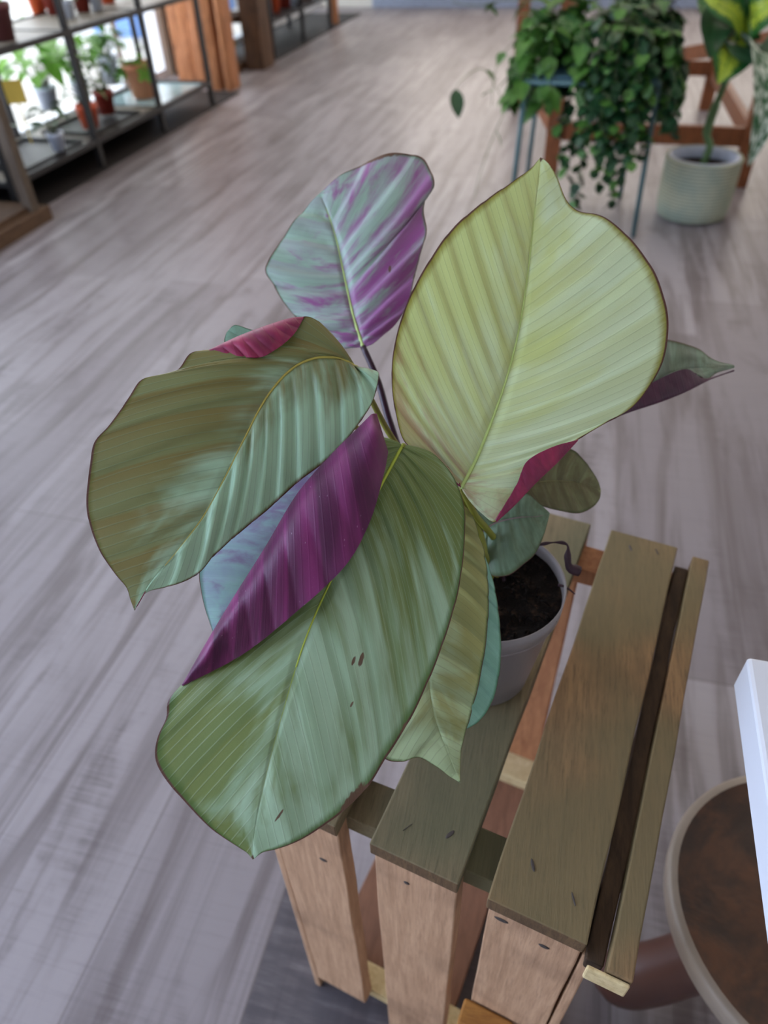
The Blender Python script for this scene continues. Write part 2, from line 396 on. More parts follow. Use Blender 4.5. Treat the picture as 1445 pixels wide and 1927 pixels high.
def leaf_mat(name, mint, olive, bias=0., bias_v=0., thr=.5, soft=.16, nscale=2.2, band=.35, bandcol=None, edge=None, rib=None,
             purple=None, pthr=.55, transl=.30, rough=.36, spots=(), n_band=11, veincol=None, veinamt=.35, off=0., spec=.5, edgew=.05, ribw=.022, dust=0.):
    k = NT(name); uv = k.uv(); sep = k.n('ShaderNodeSeparateXYZ'); k.set(sep.inputs[0], uv)
    u = k.math('MULTIPLY', k.math('SUBTRACT', sep.outputs[0], .5), 2.); v = sep.outputs[1]
    au = k.math('ABSOLUTE', u)
    mp = k.mapping(uv, (1.1, 4.5, 1), loc=(off, off * 2, off))
    n1 = k.noise(mp, nscale, 3, .55, .5)
    n2 = k.noise(k.mapping(uv, (1.4, 16, 1), loc=(off * 3, 0, 1)), 2, 3, .6)
    f = k.math('ADD', k.math('ADD', k.math('MULTIPLY', n1, .7), k.math('MULTIPLY', n2, .3)),
               k.math('ADD', k.math('MULTIPLY', u, bias), k.math('MULTIPLY', k.math('SUBTRACT', v, .5), bias_v)))
    c = k.mix(k.ramp(f, thr - soft, thr + soft), mint, olive)
    if purple:
        pn = k.noise(k.mapping(uv, (1.6, 7, 1), loc=(5 + off, 2, 0)), 2.0, 4, .6, .4)
        pn = k.math('ADD', pn, k.math('MULTIPLY', u, purple[1]))
        pn = k.math('SUBTRACT', pn, k.math('MULTIPLY', v, purple[2]))
        c = k.mix(k.ramp(pn, pthr - .14, pthr + .14, 0, purple[3]), c, purple[0])
    # banding between the lateral veins, with pleat shading put into the colour
    ph = k.math('FRACT', k.math('ADD', k.math('MULTIPLY', v, n_band), k.math('MULTIPLY', n2, .35)))
    saw = k.ramp(ph, 0., .9); step = k.ramp(ph, .9, 1., 1, 0)
    c = k.mix(k.math('MULTIPLY', k.math('MULTIPLY', saw, step), band), c, bandcol or olive)
    # fine parallel veins
    fv = k.math('ABSOLUTE', k.math('SUBTRACT', k.math('FRACT', k.math('ADD', k.math('MULTIPLY', v, n_band * 4.6), k.math('MULTIPLY', n1, .5))), .5))
    c = k.mix(k.math('MULTIPLY', k.ramp(fv, 0., .08, 1, 0), veinamt), c, veincol or tuple(x * .72 for x in mint))
    # margin
    if edge:
        en = k.noise(k.mapping(uv, (6, 60, 1)), 2, 2)
        ew = k.math('ADD', au, k.math('MULTIPLY', k.math('SUBTRACT', en, .5), .03))
        c = k.mix(k.ramp(ew, 1 - edgew * 2.2, 1 - edgew * .3, 0, .9), c, edge)
        c = k.mix(k.ramp(au, .982, .992), c, srgb(96, 58, 48))
    if rib:
        wv = k.math('MULTIPLY', k.math('SUBTRACT', 1.15, v), ribw)
        d = k.math('DIVIDE', au, wv)
        c = k.mix(k.ramp(d, .55, 1.15, 1, 0), c, rib)
    for (su, sv, ru, rv) in spots:
        sn = k.noise(k.mapping(uv, (30, 60, 1)), 2, 2)
        d = k.math('SQRT', k.math('ADD', k.math('POWER', k.math('DIVIDE', k.math('SUBTRACT', u, su), ru), 2.), k.math('POWER', k.math('DIVIDE', k.math('SUBTRACT', v, sv), rv), 2.)))
        d = k.math('ADD', d, k.math('MULTIPLY', k.math('SUBTRACT', sn, .5), .8))
        c = k.mix(k.ramp(d, .8, 1.05, .95, 0), c, srgb(112, 80, 62))
    if dust:
        vo = k.n('ShaderNodeTexVoronoi'); k.set(vo.inputs['Vector'], k.mapping(uv, (45, 90, 1))); vo.inputs['Scale'].default_value = 1.
        gate = k.ramp(k.noise(k.mapping(uv, (8, 12, 1)), 1.5, 2), .52, .66)
        c = k.mix(k.math('MULTIPLY', k.ramp(vo.outputs['Distance'], .05, .13, dust, 0), gate), c, srgb(220, 190, 215))
    micro = k.noise(k.mapping(uv, (120, 240, 1)), 2, 2)
    k.bump(k.math('ADD', k.math('MULTIPLY', k.ramp(fv, 0., .12, 1, 0), 1.), k.math('MULTIPLY', micro, .5)), .22, .0006)
    k.fin(c, rough, spec)
    t = k.n('ShaderNodeBsdfTranslucent'); k.t.links.new(c, t.inputs[0])
    mxs = k.n('ShaderNodeMixShader'); mxs.inputs[0].default_value = transl
    k.t.links.new(k.b.outputs[0], mxs.inputs[1]); k.t.links.new(t.outputs[0], mxs.inputs[2]); k.t.links.new(mxs.outputs[0], k.out.inputs[0])
    return k.m

def D3(pts, D=None):
    """trace points (x, y[, distance]) -> world points, distances filled in between."""
    out = []
    for p in pts: out.append(dep(p[0], p[1], p[2] if len(p) > 2 else D))
    return out

def leaf(name, mid, left, right, mats, camber=.06, pleat=.0012, n_band=11, lag=1.25, nv=150, nu=34, flaps=(), rib_r=.0014, rib_mat=None,
         petiole=None, pet_mat=None, pet_r=.0022, label=None, wave=0., side=1, spl=None, camL=None, camR=None, edge_ripple=0., rib_v=(0, .93), curl=.09, eL=1., eR=1., pL=1., pR=1., fl_pleat=.6, fl_lead=1., rim=None):
    """mid / left / right: outlines from the leaf base to its tip, each a list of world points."""
    Mq, Lq, Rq = spline(mid, 240), spline(left, 240), spline(right, 240)
    size = (Mq[-1] - Mq[0]).length
    G = []; UVs = []
    for i in range(nv + 1):
        s = i / nv
        # ease the ends so that lateral veins start fanning from the base
        so = s
        m = sample(Mq, s ** lag if s < 1 else 1); l = sample(Lq, s ** eL); r = sample(Rq, s ** eR)
        axis = (sample(Mq, min(1, s + .05)) - sample(Mq, max(0, s - .05))).normalized()
        row = []; ur = []
        for j in range(-nu, nu + 1):
            u = j / nu; e = l if u < 0 else r
            a = abs(u); cv = curl * (e - m).length * min(1, s * 4) * min(1, (1 - s) * 3)
            p = m.lerp(e, a) - axis * (2 * a * (1 - a) * cv)
            row.append(p); ur.append((u * .5 + .5, s))
        G.append(row); UVs.append(ur)
    # normals
    def normals(G):
        N = []
        for i in range(len(G)):
            r = []
            for j in range(len(G[0])):
                a = G[min(i + 1, len(G) - 1)][j] - G[max(i - 1, 0)][j]; b = G[i][min(j + 1, len(G[0]) - 1)] - G[i][max(j - 1, 0)]
                n = a.cross(b)
                r.append(n.normalized() if n.length > 1e-12 else None)
            N.append(r)
        avg = V((0, 0, 0))
        for r in N:
            for n in r:
                if n: avg += n
        avg.normalize()
        return [[(n if n else avg) for n in r] for r in N], avg
    N, avg = normals(G)
    tocam = (CAM - Mq[120]).normalized()
    sg = 1 if avg.dot(tocam) > 0 else -1            # +1: grid normal faces the viewer's side = upper face
    for i, row in enumerate(G):
        s = i / nv; ends = min(1, s * 9) * min(1, (1 - s) * 7)
        for j in range(len(row)):
            u = (j - nu) / nu; a = abs(u)
            wdt = (row[0] - row[-1]).length
            cl = (camL if camL is not None else camber) if u < 0 else (camR if camR is not None else camber)
            ph = s * n_band + noise.noise(V((s * 3.5, u * .6, 2 + len(mid)))) * .8
            fr = ph % 1.0; ple = (fr / .78 if fr < .78 else (1 - fr) / .22) - .5; ple = math.sin(ple * math.pi) * .5
            h = cl * wdt * math.sin(math.pi * a ** .9) * .5 - (.012 * wdt if a < .03 else 0)
            h += pleat * (pL if u < 0 else pR) * ple * min(1, a * 5) * ends * (1 - .4 * a)
            h += wave * noise.noise(V((s * 5, u * 2.2, len(name) + sum(mid[0]) * 30))) * ends * a
            h += edge_ripple * math.sin(s * 34 + u) * max(0, a - .6) / .4 * ends
            row[j] = row[j] + (N[i][j] * sg * .5 + tocam * .5) * h
    N, avg = normals(G)
    th = .00045
    def add_sheet(mb, G, N, UVs, up_slot, low_slot, sg):
        top = [[G[i][j] + N[i][j] * sg * th for j in range(len(G[0]))] for i in range(len(G))]
        bot = [[G[i][j] - N[i][j] * sg * th for j in range(len(G[0]))] for i in range(len(G))]
        mb.quad_grid(top, up_slot, UVs, flip=(sg > 0)); mb.quad_grid(bot, low_slot, UVs, flip=(sg < 0))
        for edge in (0, len(G[0]) - 1):
            mb.quad_grid([[top[i][edge], bot[i][edge]] for i in range(len(G))], up_slot, [[UVs[i][edge]] * 2 for i in range(len(G))])
    mb = MB(); add_sheet(mb, G, N, UVs, 0, 1, sg)
    # rolled-over margins: the leaf's other face comes round into view
    for (fold, free, bulge, vr) in flaps:
        A, B = spline(fold, 200), spline(free, 200)
        FG = []; FU = []; n = 90; kk = 22
        for i in range(n + 1):
            s = i / n; a = sample(A, s); b = sample(B, s ** fl_lead); r = []; ur = []
            tc = (CAM - a).normalized()
            wd = (a - b).length
            for j in range(kk + 1):
                t = j / kk
                p = a.lerp(b, t) + tc * (bulge * math.sin(math.pi * t ** .55) * min(1, wd / .02))
                ph = abs(math.sin(math.pi * (s * 9 + t * .8))) ** .7 - .5
                p += tc * ph * pleat * fl_pleat * min(1, wd / .02) * math.sin(math.pi * min(1, t * 1.6 + .02) * .5)
                r.append(p); ur.append((.5 + .5 * (.45 + .55 * t), vr[0] + (vr[1] - vr[0]) * s))
            FG.append(r); FU.append(ur)
        FN, fa = normals(FG)
        fs = 1 if fa.dot(tocam) > 0 else -1
        add_sheet(mb, FG, FN, FU, 1, 0, fs)
    me = mb.build(name, mats, plant, smooth=True)
    if label: me['label'] = label
    if rib_mat:
        rb = MB(); pts = []; rr = []
        for i in range(60):
            t = rib_v[0] + (rib_v[1] - rib_v[0]) * i / 59
            # matching grid row for the midrib
            gi = int(round((t) * nv)); p = G[gi][nu] + N[gi][nu] * sg * (th)
            pts.append(p); rr.append(rib_r * (1.12 - t))
        rb.tube(pts, rr, 8); rb.build('midrib', rib_mat, me, smooth=True).location = (0, 0, 0)
    if petiole:
        pb = MB(); q = spline(petiole, 40)
        pb.tube(q, [pet_r * (1.35 - .5 * i / 39) for i in range(40)], 12)
        pb.build('petiole', pet_mat, plant, smooth=True)
    return me

MINT = srgb(158, 196, 168); OLIVE = srgb(132, 136, 92); TAN = srgb(158, 142, 102)
purple_m = leaf_mat('purple_leaf_face', srgb(132, 44, 106), srgb(84, 24, 68), band=.7, bandcol=srgb(62, 14, 50), transl=.12, rough=.42, thr=.5, n_band=9, dust=.5, veinamt=.2, spec=.4)  # darker band colour stands in for shading on the rolled flap
magenta_m = leaf_mat('crimson_leaf_face', srgb(168, 44, 88), srgb(128, 34, 76), band=.25, bandcol=srgb(110, 26, 64), transl=.2, rough=.45, n_band=5, veinamt=.15)
rib_y = plain('yellow_green_rib', srgb(182, 196, 74), .45, .35, .05)
rib_pale = plain('pale_green_rib', srgb(190, 212, 130), .45, .35, .05)
rib_or = plain('ochre_rib', srgb(182, 168, 84), .45, .35, .05)
stem_dark = plain('dark_purple_stem', srgb(48, 24, 38), .35, .5, .1)
stem_green = plain('olive_stem', srgb(136, 138, 52), .45, .4, .08)
ROOT = lambda dx, dy: PC + V((dx, dy, .094))

# -- A: the big front leaf drooping towards the viewer
A_m = leaf_mat('front_leaf_green', srgb(190, 224, 190), srgb(126, 142, 76), bias=-.14, bias_v=-.36, thr=.40, soft=.13, band=.42, bandcol=srgb(112, 138, 82), edge=srgb(74, 108, 38), rough=.36,  # mint streaks towards the tip are sky reflection put into the colour
               rib=srgb(170, 190, 66), spots=((.50, .655, .022, .011), (.45, .675, .014, .008), (1.0, .735, .05, .045), (1., .56, .02, .014), (0, 1., 3., .006), (.60, .91, .02, .014), (.60, .70, .008, .006)), veincol=srgb(190, 210, 180), veinamt=.35, n_band=12, ribw=.02, edgew=.035)
A_mid = D3([(757, 838, .440), (700, 945, .422), (655, 1030, .410), (612, 1115, .400), (572, 1210, .392), (535, 1330, .386), (503, 1450, .386), (480, 1560, .390), (476, 1617, .394)])
A_left = D3([(757, 838, .440), (722, 835, .438), (690, 820, .432), (640, 880, .426), (575, 960, .418), (510, 1050, .412), (450, 1140, .408), (400, 1215, .404), (347, 1285, .400), (318, 1318, .398), (313, 1352, .396), (298, 1385, .396), (292, 1422, .396), (305, 1455, .396), (345, 1505, .395), (400, 1560, .395), (450, 1594, .394), (466, 1604, .394), (476, 1617, .394)])
A_right = D3([(757, 838, .440), (785, 843, .442), (815, 855, .442), (848, 890, .440), (868, 935, .436), (875, 985, .430), (870, 1060, .423), (858, 1130, .416), (832, 1215, .410), (800, 1295, .404), (768, 1360, .400), (725, 1428, .396), (690, 1482, .394), (640, 1530, .392), (580, 1572, .391), (525, 1596, .391), (495, 1603, .392), (476, 1617, .394)])
A_fold = D3([(700, 780, .428), (668, 812, .424), (622, 858, .420), (560, 930, .414), (500, 1030, .409), (440, 1125, .404), (395, 1200, .400), (343, 1290, .398)])
A_free = D3([(708, 779, .426), (729, 838, .414), (718, 905, .402), (692, 990, .392), (645, 1070, .385), (545, 1162, .385), (455, 1232, .389), (343, 1290, .397)])
A_left2 = A_left
leaf('leaf', A_mid, A_left2, A_right, [A_m, purple_m], camber=.07, n_band=12, pleat=.0020, flaps=[(A_fold, A_free, .016, (.1, .9))], rib_mat=rib_y, rib_r=.0013,
     petiole=[ROOT(.004, -.01), dep(905, 1010, .515), dep(850, 915, .475), A_mid[0]], pet_mat=stem_green, label='largest front leaf, green, its left margin rolled over to show purple', lag=2.5, rib_v=(.0, .80), eR=.78, eL=.9, pR=.8, pL=.5, fl_pleat=.6, fl_lead=.45)

# -- B: the left leaf
B_m = leaf_mat('left_leaf_sheen_shade', srgb(194, 238, 204), srgb(134, 124, 68), bias=-.42, bias_v=-.30, thr=.46, soft=.17, band=.36, bandcol=srgb(134, 164, 116), rough=.36, edge=srgb(104, 106, 30),  # olive half is shade, mint half sky gloss, both put into the colour
               rib=srgb(190, 188, 96), veincol=srgb(122, 158, 130), veinamt=.3, n_band=11, off=1.7, ribw=.02, edgew=.022)
B_mid = D3([(668, 690, .462), (640, 673, .458), (590, 674, .452), (545, 697, .446), (500, 750, .438), (460, 825, .430), (425, 895, .424), (385, 968, .418), (335, 1035, .412), (285, 1095, .410), (253, 1148, .410)])
B_left = D3([(668, 690, .462), (640, 662, .462), (618, 628, .460), (597, 604, .458), (568, 597, .456), (535, 630, .452), (480, 668, .446), (430, 664, .442), (390, 660, .440), (358, 666, .438), (335, 696, .434), (298, 708, .430), (265, 716, .428), (242, 750, .424), (205, 802, .420), (178, 832, .418), (170, 875, .416), (163, 940, .414), (170, 990, .412), (190, 1040, .410), (215, 1077, .410), (238, 1105, .410), (245, 1125, .410), (253, 1148, .410)])
B_right = D3([(668, 690, .462), (690, 697, .462), (710, 699, .462), (712, 712, .460), (700, 758, .456), (662, 815, .450), (620, 862, .444), (560, 908, .438), (505, 958, .432), (450, 1003, .426), (405, 1043, .420), (368, 1083, .416), (320, 1103, .413), (280, 1112, .411), (266, 1125, .410), (253, 1148, .410)])
B_fold = D3([(572, 597, .456), (545, 600, .454), (500, 614, .450), (450, 633, .446), (392, 660, .440)])
B_free = D3([(572, 597, .455), (552, 630, .447), (515, 660, .441), (478, 673, .438), (392, 660, .439)])
leaf('leaf', B_mid, B_left, B_right, [B_m, magenta_m], camber=.07, camL=.10, camR=.05, n_band=13, pleat=.0030, flaps=[(B_fold, B_free, .006, (.1, .5))], rib_mat=rib_or, rib_r=.0013,
     petiole=[ROOT(-.012, 0), dep(840, 960, .53), dep(745, 835, .50), dep(700, 755, .48), B_mid[0]], pet_mat=stem_green, label='left leaf, painted half olive shade, half mint sheen, its top margin curled to show crimson', lag=2.2, pL=.35, pR=1.1, eL=.88)

# -- C: the right leaf standing up and facing the viewer
C_m = leaf_mat('right_leaf_pale', srgb(230, 252, 206), srgb(216, 232, 150), bias=-.22, bias_v=.22, thr=.52, band=.35, bandcol=srgb(208, 222, 138), rough=.36, edge=srgb(150, 144, 24), spots=((0, 1., 3., .007),),
               rib=srgb(196, 216, 104), veincol=srgb(160, 184, 120), veinamt=.3, n_band=11, off=3.1, transl=.32, purple=(srgb(190, 146, 112), -.1, .9, .75), pthr=.36, edgew=.035, ribw=.018)
C_mid = D3([(868, 918, .452), (897, 862, .455), (926, 790, .458), (950, 722, .463), (970, 650, .469), (985, 572, .476), (996, 490, .485), (1005, 405, .495), (1013, 340, .502), (1017, 297, .507)])
C_left = D3([(868, 918, .452), (852, 884, .452), (802, 860, .450), (762, 832, .450), (746, 785, .452), (737, 720, .456), (742, 650, .462), (765, 572, .470), (802, 500, .478), (850, 432, .486), (910, 380, .493), (965, 342, .500), (998, 318, .504), (1010, 305, .506), (1017, 297, .507)])
C_right = D3([(868, 918, .452), (888, 938, .452), (905, 958, .450), (922, 979, .448), (938, 980, .446), (965, 945, .446), (1010, 900, .447), (1050, 865, .449), (1085, 829, .452), (1140, 796, .456), (1190, 766, .460), (1227, 720, .464), (1250, 670, .468), (1257, 602, .474), (1240, 532, .480), (1212, 482, .486), (1172, 436, .490), (1130, 406, .494), (1088, 398, .497), (1065, 376, .500), (1048, 335, .503), (1032, 308, .505), (1017, 297, .507)])
C_fold = D3([(1087, 828, .452), (1050, 868, .449), (1008, 908, .446), (968, 950, .445), (934, 981, .446)])
C_free = D3([(1087, 828, .451), (1040, 841, .444), (992, 868, .441), (972, 912, .441), (932, 979, .444)])
leaf('leaf', C_mid, C_left, C_right, [C_m, magenta_m], camber=.05, n_band=13, pleat=.0022, flaps=[(C_fold, C_free, .004, (.2, .8))], rib_mat=rib_pale, rib_r=.0015,
     petiole=[ROOT(.0, .004), dep(935, 1030, .54), dep(895, 970, .49), C_mid[0]], pet_mat=stem_green, label='right leaf, pale yellow green, standing up, with a crimson rolled lower margin', lag=2.6, eL=.78, pR=.4, pL=.85, fl_pleat=.5)

# -- D: the variegated top leaf
Dm = leaf_mat('top_leaf_variegated', srgb(186, 218, 198), srgb(160, 192, 168), bias=0, thr=.5, band=.35, bandcol=srgb(176, 150, 178), edge=srgb(110, 150, 110), rib=srgb(178, 196, 140),
              purple=(srgb(168, 82, 156), .14, .30, .95), pthr=.38, veincol=srgb(140, 128, 150), veinamt=.25, n_band=9, off=.4, spots=((.5, .42, .02, .015), (1., .80, .05, .08)), edgew=.02)
D_mid = D3([(683, 652, .575), (665, 595, .580), (648, 520, .588), (634, 455, .594), (617, 400, .600), (602, 364, .604)])
D_left = D3([(683, 652, .575), (660, 654, .578), (632, 650, .580), (600, 622, .584), (562, 602, .588), (532, 566, .592), (512, 532, .596), (500, 507, .598), (520, 466, .600), (552, 420, .602), (580, 386, .604), (602, 364, .604)])
D_right = D3([(683, 652, .575), (700, 648, .574), (722, 630, .574), (748, 604, .575), (770, 566, .577), (780, 520, .580), (790, 480, .583), (803, 437, .587), (797, 396, .592), (802, 372, .594), (817, 350, .596), (808, 316, .600), (790, 294, .603), (740, 290, .605), (690, 305, .605), (642, 330, .605), (602, 364, .604)])
leaf('leaf', D_mid, D_left, D_right, [Dm, purple_m], camber=.05, camL=.03, camR=.10, n_band=8, pleat=.0036, rib_mat=rib_pale, rib_r=.0015, edge_ripple=.0022,
     petiole=[ROOT(-.006, .012), dep(880, 1000, .575), dep(770, 880, .575), dep(735, 800, .575), dep(712, 720, .575), D_mid[0]], pet_mat=stem_dark, pet_r=.0030, label='top leaf, smaller, mint green flushed with purple, on a dark stem', lag=1.6)

# -- E: leaf hanging behind the front leaf
E_m = leaf_mat('hanging_leaf_green', srgb(212, 236, 182), srgb(192, 194, 120), bias=.1, bias_v=-.45, thr=.44, band=.4, bandcol=srgb(124, 134, 84), edge=srgb(88, 118, 52), rib=srgb(176, 190, 110), veincol=srgb(110, 124, 78), veinamt=.22, n_band=9, off=6.3, edgew=.03)
E_mid = D3([(865, 948, .485), (845, 1050, .480), (822, 1150, .474), (806, 1250, .468), (815, 1340, .464), (840, 1410, .464), (865, 1472, .466)])
E_left = D3([(865, 948, .485), (820, 1010, .484), (770, 1120, .480), (735, 1230, .476), (712, 1320, .472), (706, 1390, .470), (725, 1428, .468), (757, 1433, .467), (785, 1425, .466), (822, 1443, .466), (845, 1460, .466), (865, 1472, .466)])
E_right = D3([(865, 948, .485), (886, 965, .486), (898, 1000, .486), (912, 1045, .484), (919, 1120, .480), (915, 1200, .476), (902, 1280, .472), (884, 1350, .469), (870, 1400, .467), (866, 1430, .466), (865, 1472, .466)])
leaf('leaf', E_mid, E_left, E_right, [E_m, purple_m], camber=.08, n_band=10, pleat=.0022, petiole=[ROOT(.0, -.018), dep(905, 1010, .52), E_mid[0]], pet_mat=stem_green, label='narrow leaf hanging just behind the largest front leaf', lag=1.5)

# -- F: mint leaf lowest at the pot
F_m = leaf_mat('mint_leaf', srgb(160, 216, 192), srgb(140, 196, 172), band=.3, bandcol=srgb(118, 178, 150), edge=srgb(80, 140, 96), rib=srgb(160, 200, 150), veincol=srgb(112, 170, 146), veinamt=.3, n_band=9, off=8.)
F_mid = D3([(905, 1030, 0.493), (893, 1120, 0.486), (885, 1210, 0.478), (872, 1300, 0.472), (860, 1380, 0.468)])
F_left = D3([(905, 1030, 0.493), (870, 1060, 0.488), (850, 1150, 0.482), (840, 1260, 0.476), (845, 1340, 0.471), (860, 1380, 0.468)])
F_right = D3([(905, 1030, 0.493), (925, 1085, 0.491), (936, 1140, 0.488), (942, 1205, 0.484), (940, 1262, 0.480), (926, 1320, 0.476), (900, 1358, 0.471), (860, 1380, 0.468)])
leaf('leaf', F_mid, F_left, F_right, [F_m, purple_m], camber=.10, n_band=9, pleat=.0014, petiole=[ROOT(-.004, -.02), dep(915, 1060, .53), F_mid[0]], pet_mat=stem_green, label='lowest leaf, mint green, hanging in front of the pot')

# -- G: small leaf over the soil
G_m = leaf_mat('small_leaf_green', srgb(140, 170, 138), srgb(110, 132, 100), band=.3, bandcol=srgb(100, 126, 98), edge=srgb(90, 110, 70), rib=srgb(150, 130, 128), purple=(srgb(150, 110, 130), 0, .2, .4), pthr=.62, n_band=7, off=9.)
G_mid = D3([(898, 1010, .535), (930, 985, .530), (975, 974, .526), (1010, 972, .526), (1034, 966, .528)])
G_left = D3([(898, 1010, .535), (890, 970, .534), (915, 935, .532), (955, 925, .530), (990, 928, .528), (1015, 948, .528), (1034, 966, .528)])
G_right = D3([(898, 1010, .535), (905, 1045, .532), (922, 1080, .528), (955, 1083, .524), (985, 1062, .522), (1008, 1040, .523), (1024, 1003, .525), (1034, 966, .528)])
leaf('leaf', G_mid, G_left, G_right, [G_m, purple_m], camber=.10, n_band=7, pleat=.0012, rib_mat=plain('rosy_rib', srgb(160, 132, 138), .5), rib_r=.0008, petiole=[ROOT(-.01, .0), dep(905, 1040, .545), G_mid[0]], pet_mat=stem_dark, label='small green leaf lying over the soil')

# -- H: olive leaf behind the right leaf
H_m = leaf_mat('olive_leaf', srgb(150, 160, 108), srgb(126, 118, 78), thr=.45, band=.5, bandcol=srgb(104, 96, 62), edge=srgb(84, 96, 50), rib=srgb(160, 158, 100), n_band=6, off=11., veinamt=.2)
H_mid = D3([(960, 930, .545), (1010, 908, .548), (1060, 905, .552), (1100, 912, .556), (1130, 922, .560)])
H_left = D3([(960, 930, .545), (985, 885, .545), (1030, 848, .548), (1073, 845, .552), (1100, 868, .556), (1122, 900, .559), (1130, 922, .560)])
H_right = D3([(960, 930, .545), (990, 934, .546), (1020, 952, .547), (1052, 961, .550), (1088, 966, .554), (1112, 956, .557), (1127, 940, .559), (1130, 922, .560)])
leaf('leaf', H_mid, H_left, H_right, [H_m, purple_m], camber=.06, n_band=7, pleat=.0012, petiole=[ROOT(.006, .012), dep(945, 985, .555), H_mid[0]], pet_mat=stem_green, label='olive leaf peeking out below the right leaf')

# -- I: far right folded leaf
I_m = leaf_mat('far_right_leaf_green', srgb(160, 184, 158), srgb(122, 138, 110), band=.4, bandcol=srgb(116, 112, 104), edge=srgb(100, 96, 60), n_band=6, off=13., purple=(srgb(120, 80, 110), 0, .5, .6), pthr=.45)
I_mid = D3([(1120, 790, .545), (1200, 740, .560), (1252, 708, .570), (1300, 694, .580), (1345, 692, .588), (1381, 690, .594)])
I_left = D3([(1120, 790, .545), (1165, 710, .560), (1215, 650, .574), (1258, 640, .582), (1308, 654, .590), (1345, 678, .594), (1381, 688, .594)])
I_right = D3([(1120, 790, .540), (1180, 755, .552), (1235, 718, .562), (1266, 708, .568), (1290, 696, .575), (1326, 714, .580), (1350, 701, .588), (1381, 692, .594)])
I_fold = D3([(1120, 800, .538), (1185, 775, .548), (1240, 757, .556), (1290, 737, .566), (1340, 712, .580), (1381, 698, .593)])
I_free = D3([(1120, 792, .536), (1180, 750, .546), (1235, 716, .556), (1290, 695, .568), (1326, 713, .578), (1381, 696, .592)])
dp_m = leaf_mat('dark_purple_leaf_face', srgb(84, 34, 62), srgb(62, 24, 50), band=.3, bandcol=srgb(48, 16, 38), transl=.1, rough=.45, n_band=7)
leaf('leaf', I_mid, I_left, I_right, [I_m, dp_m], camber=.05, n_band=6, pleat=.0012, flaps=[(I_fold, I_free, .004, (.1, .9))], wave=.003,
     petiole=[ROOT(.012, .010), dep(960, 960, .575), dep(1010, 850, .575), I_mid[0]], pet_mat=stem_dark, label='far right leaf folded lengthwise, grey green above and dark purple below')

# -- J: bluish leaf behind the front and left leaves
J_m = leaf_mat('bluish_leaf', srgb(186, 236, 226), srgb(180, 206, 220), band=.2, bandcol=srgb(130, 170, 180), edge=srgb(110, 160, 140), n_band=9, off=15., purple=(srgb(160, 130, 180), .0, .4, .8), pthr=.32, veinamt=.15)
J_mid = D3([(680, 845, .50), (610, 930, .492), (540, 1010, .486), (475, 1095, .482), (430, 1170, .480), (412, 1215, .480)])
J_left = D3([(680, 845, .50), (610, 850, .500), (540, 900, .496), (460, 970, .492), (395, 1035, .487), (376, 1068, .484), (380, 1120, .482), (397, 1178, .480), (412, 1215, .480)])
J_right = D3([(680, 845, .50), (680, 930, .494), (640, 1030, .488), (580, 1110, .484), (510, 1170, .481), (450, 1205, .480), (412, 1215, .480)])
leaf('leaf', J_mid, J_left, J_right, [J_m, purple_m], camber=.06, n_band=9, pleat=.0014, petiole=[ROOT(-.016, .004), dep(830, 980, .54), dep(740, 870, .515), J_mid[0]], pet_mat=stem_dark, label='bluish leaf seen in the gap between the left and front leaves')

# -- K: leaf mostly hidden behind the left leaf, its tip showing above
K_m = leaf_mat('hidden_leaf_green', srgb(160, 204, 178), srgb(140, 180, 150), edge=srgb(60, 110, 70), n_band=6, off=17.)
K_mid = D3([(650, 790, .50), (600, 740, .50), (540, 690, .50), (480, 650, .50), (430, 622, .50)])
K_left = D3([(650, 790, .50), (640, 730, .50), (580, 670, .50), (510, 632, .50), (470, 620, .50), (443, 612, .50), (430, 622, .50)])
K_right = D3([(650, 790, .50), (590, 785, .50), (510, 740, .50), (450, 690, .50), (424, 650, .50), (425, 630, .50), (430, 622, .50)])
leaf('leaf', K_mid, K_left, K_right, [K_m, purple_m], camber=.05, n_band=6, pleat=.001, petiole=[ROOT(-.012, .012), dep(800, 940, .55), dep(700, 830, .52), K_mid[0]], pet_mat=stem_green, label='leaf hidden behind the left leaf with only its tip showing')

# withered sheath bent over the pot rim
dead_m = plain('withered_brown', srgb(54, 34, 42), .5, .3, .2, 80)
mb = MB(); q = spline([dep(985, 1035, .53), dep(1030, 1022, .53), dep(1066, 1024, .53), dep(1068, 1050, .533), dep(1072, 1068, .535), dep(1090, 1075, .536)], 30)
mb.tube(q, [.0010 + .0005 * math.sin(i) + (.0034 * max(0, (i - 16) / 13) if i > 16 else 0) for i in range(30)], 8); mb.build('withered_sheath', dead_m, plant, smooth=True)
mb = MB(); mb.tube(spline([dep(1050, 1100, .545), dep(1066, 1106, .543), dep(1082, 1118, .543)], 8), [.0012, .0011, .001, .0009, .0008, .0007, .0006, .0004], 6); mb.build('root_fibre', dead_m, plant, smooth=True)

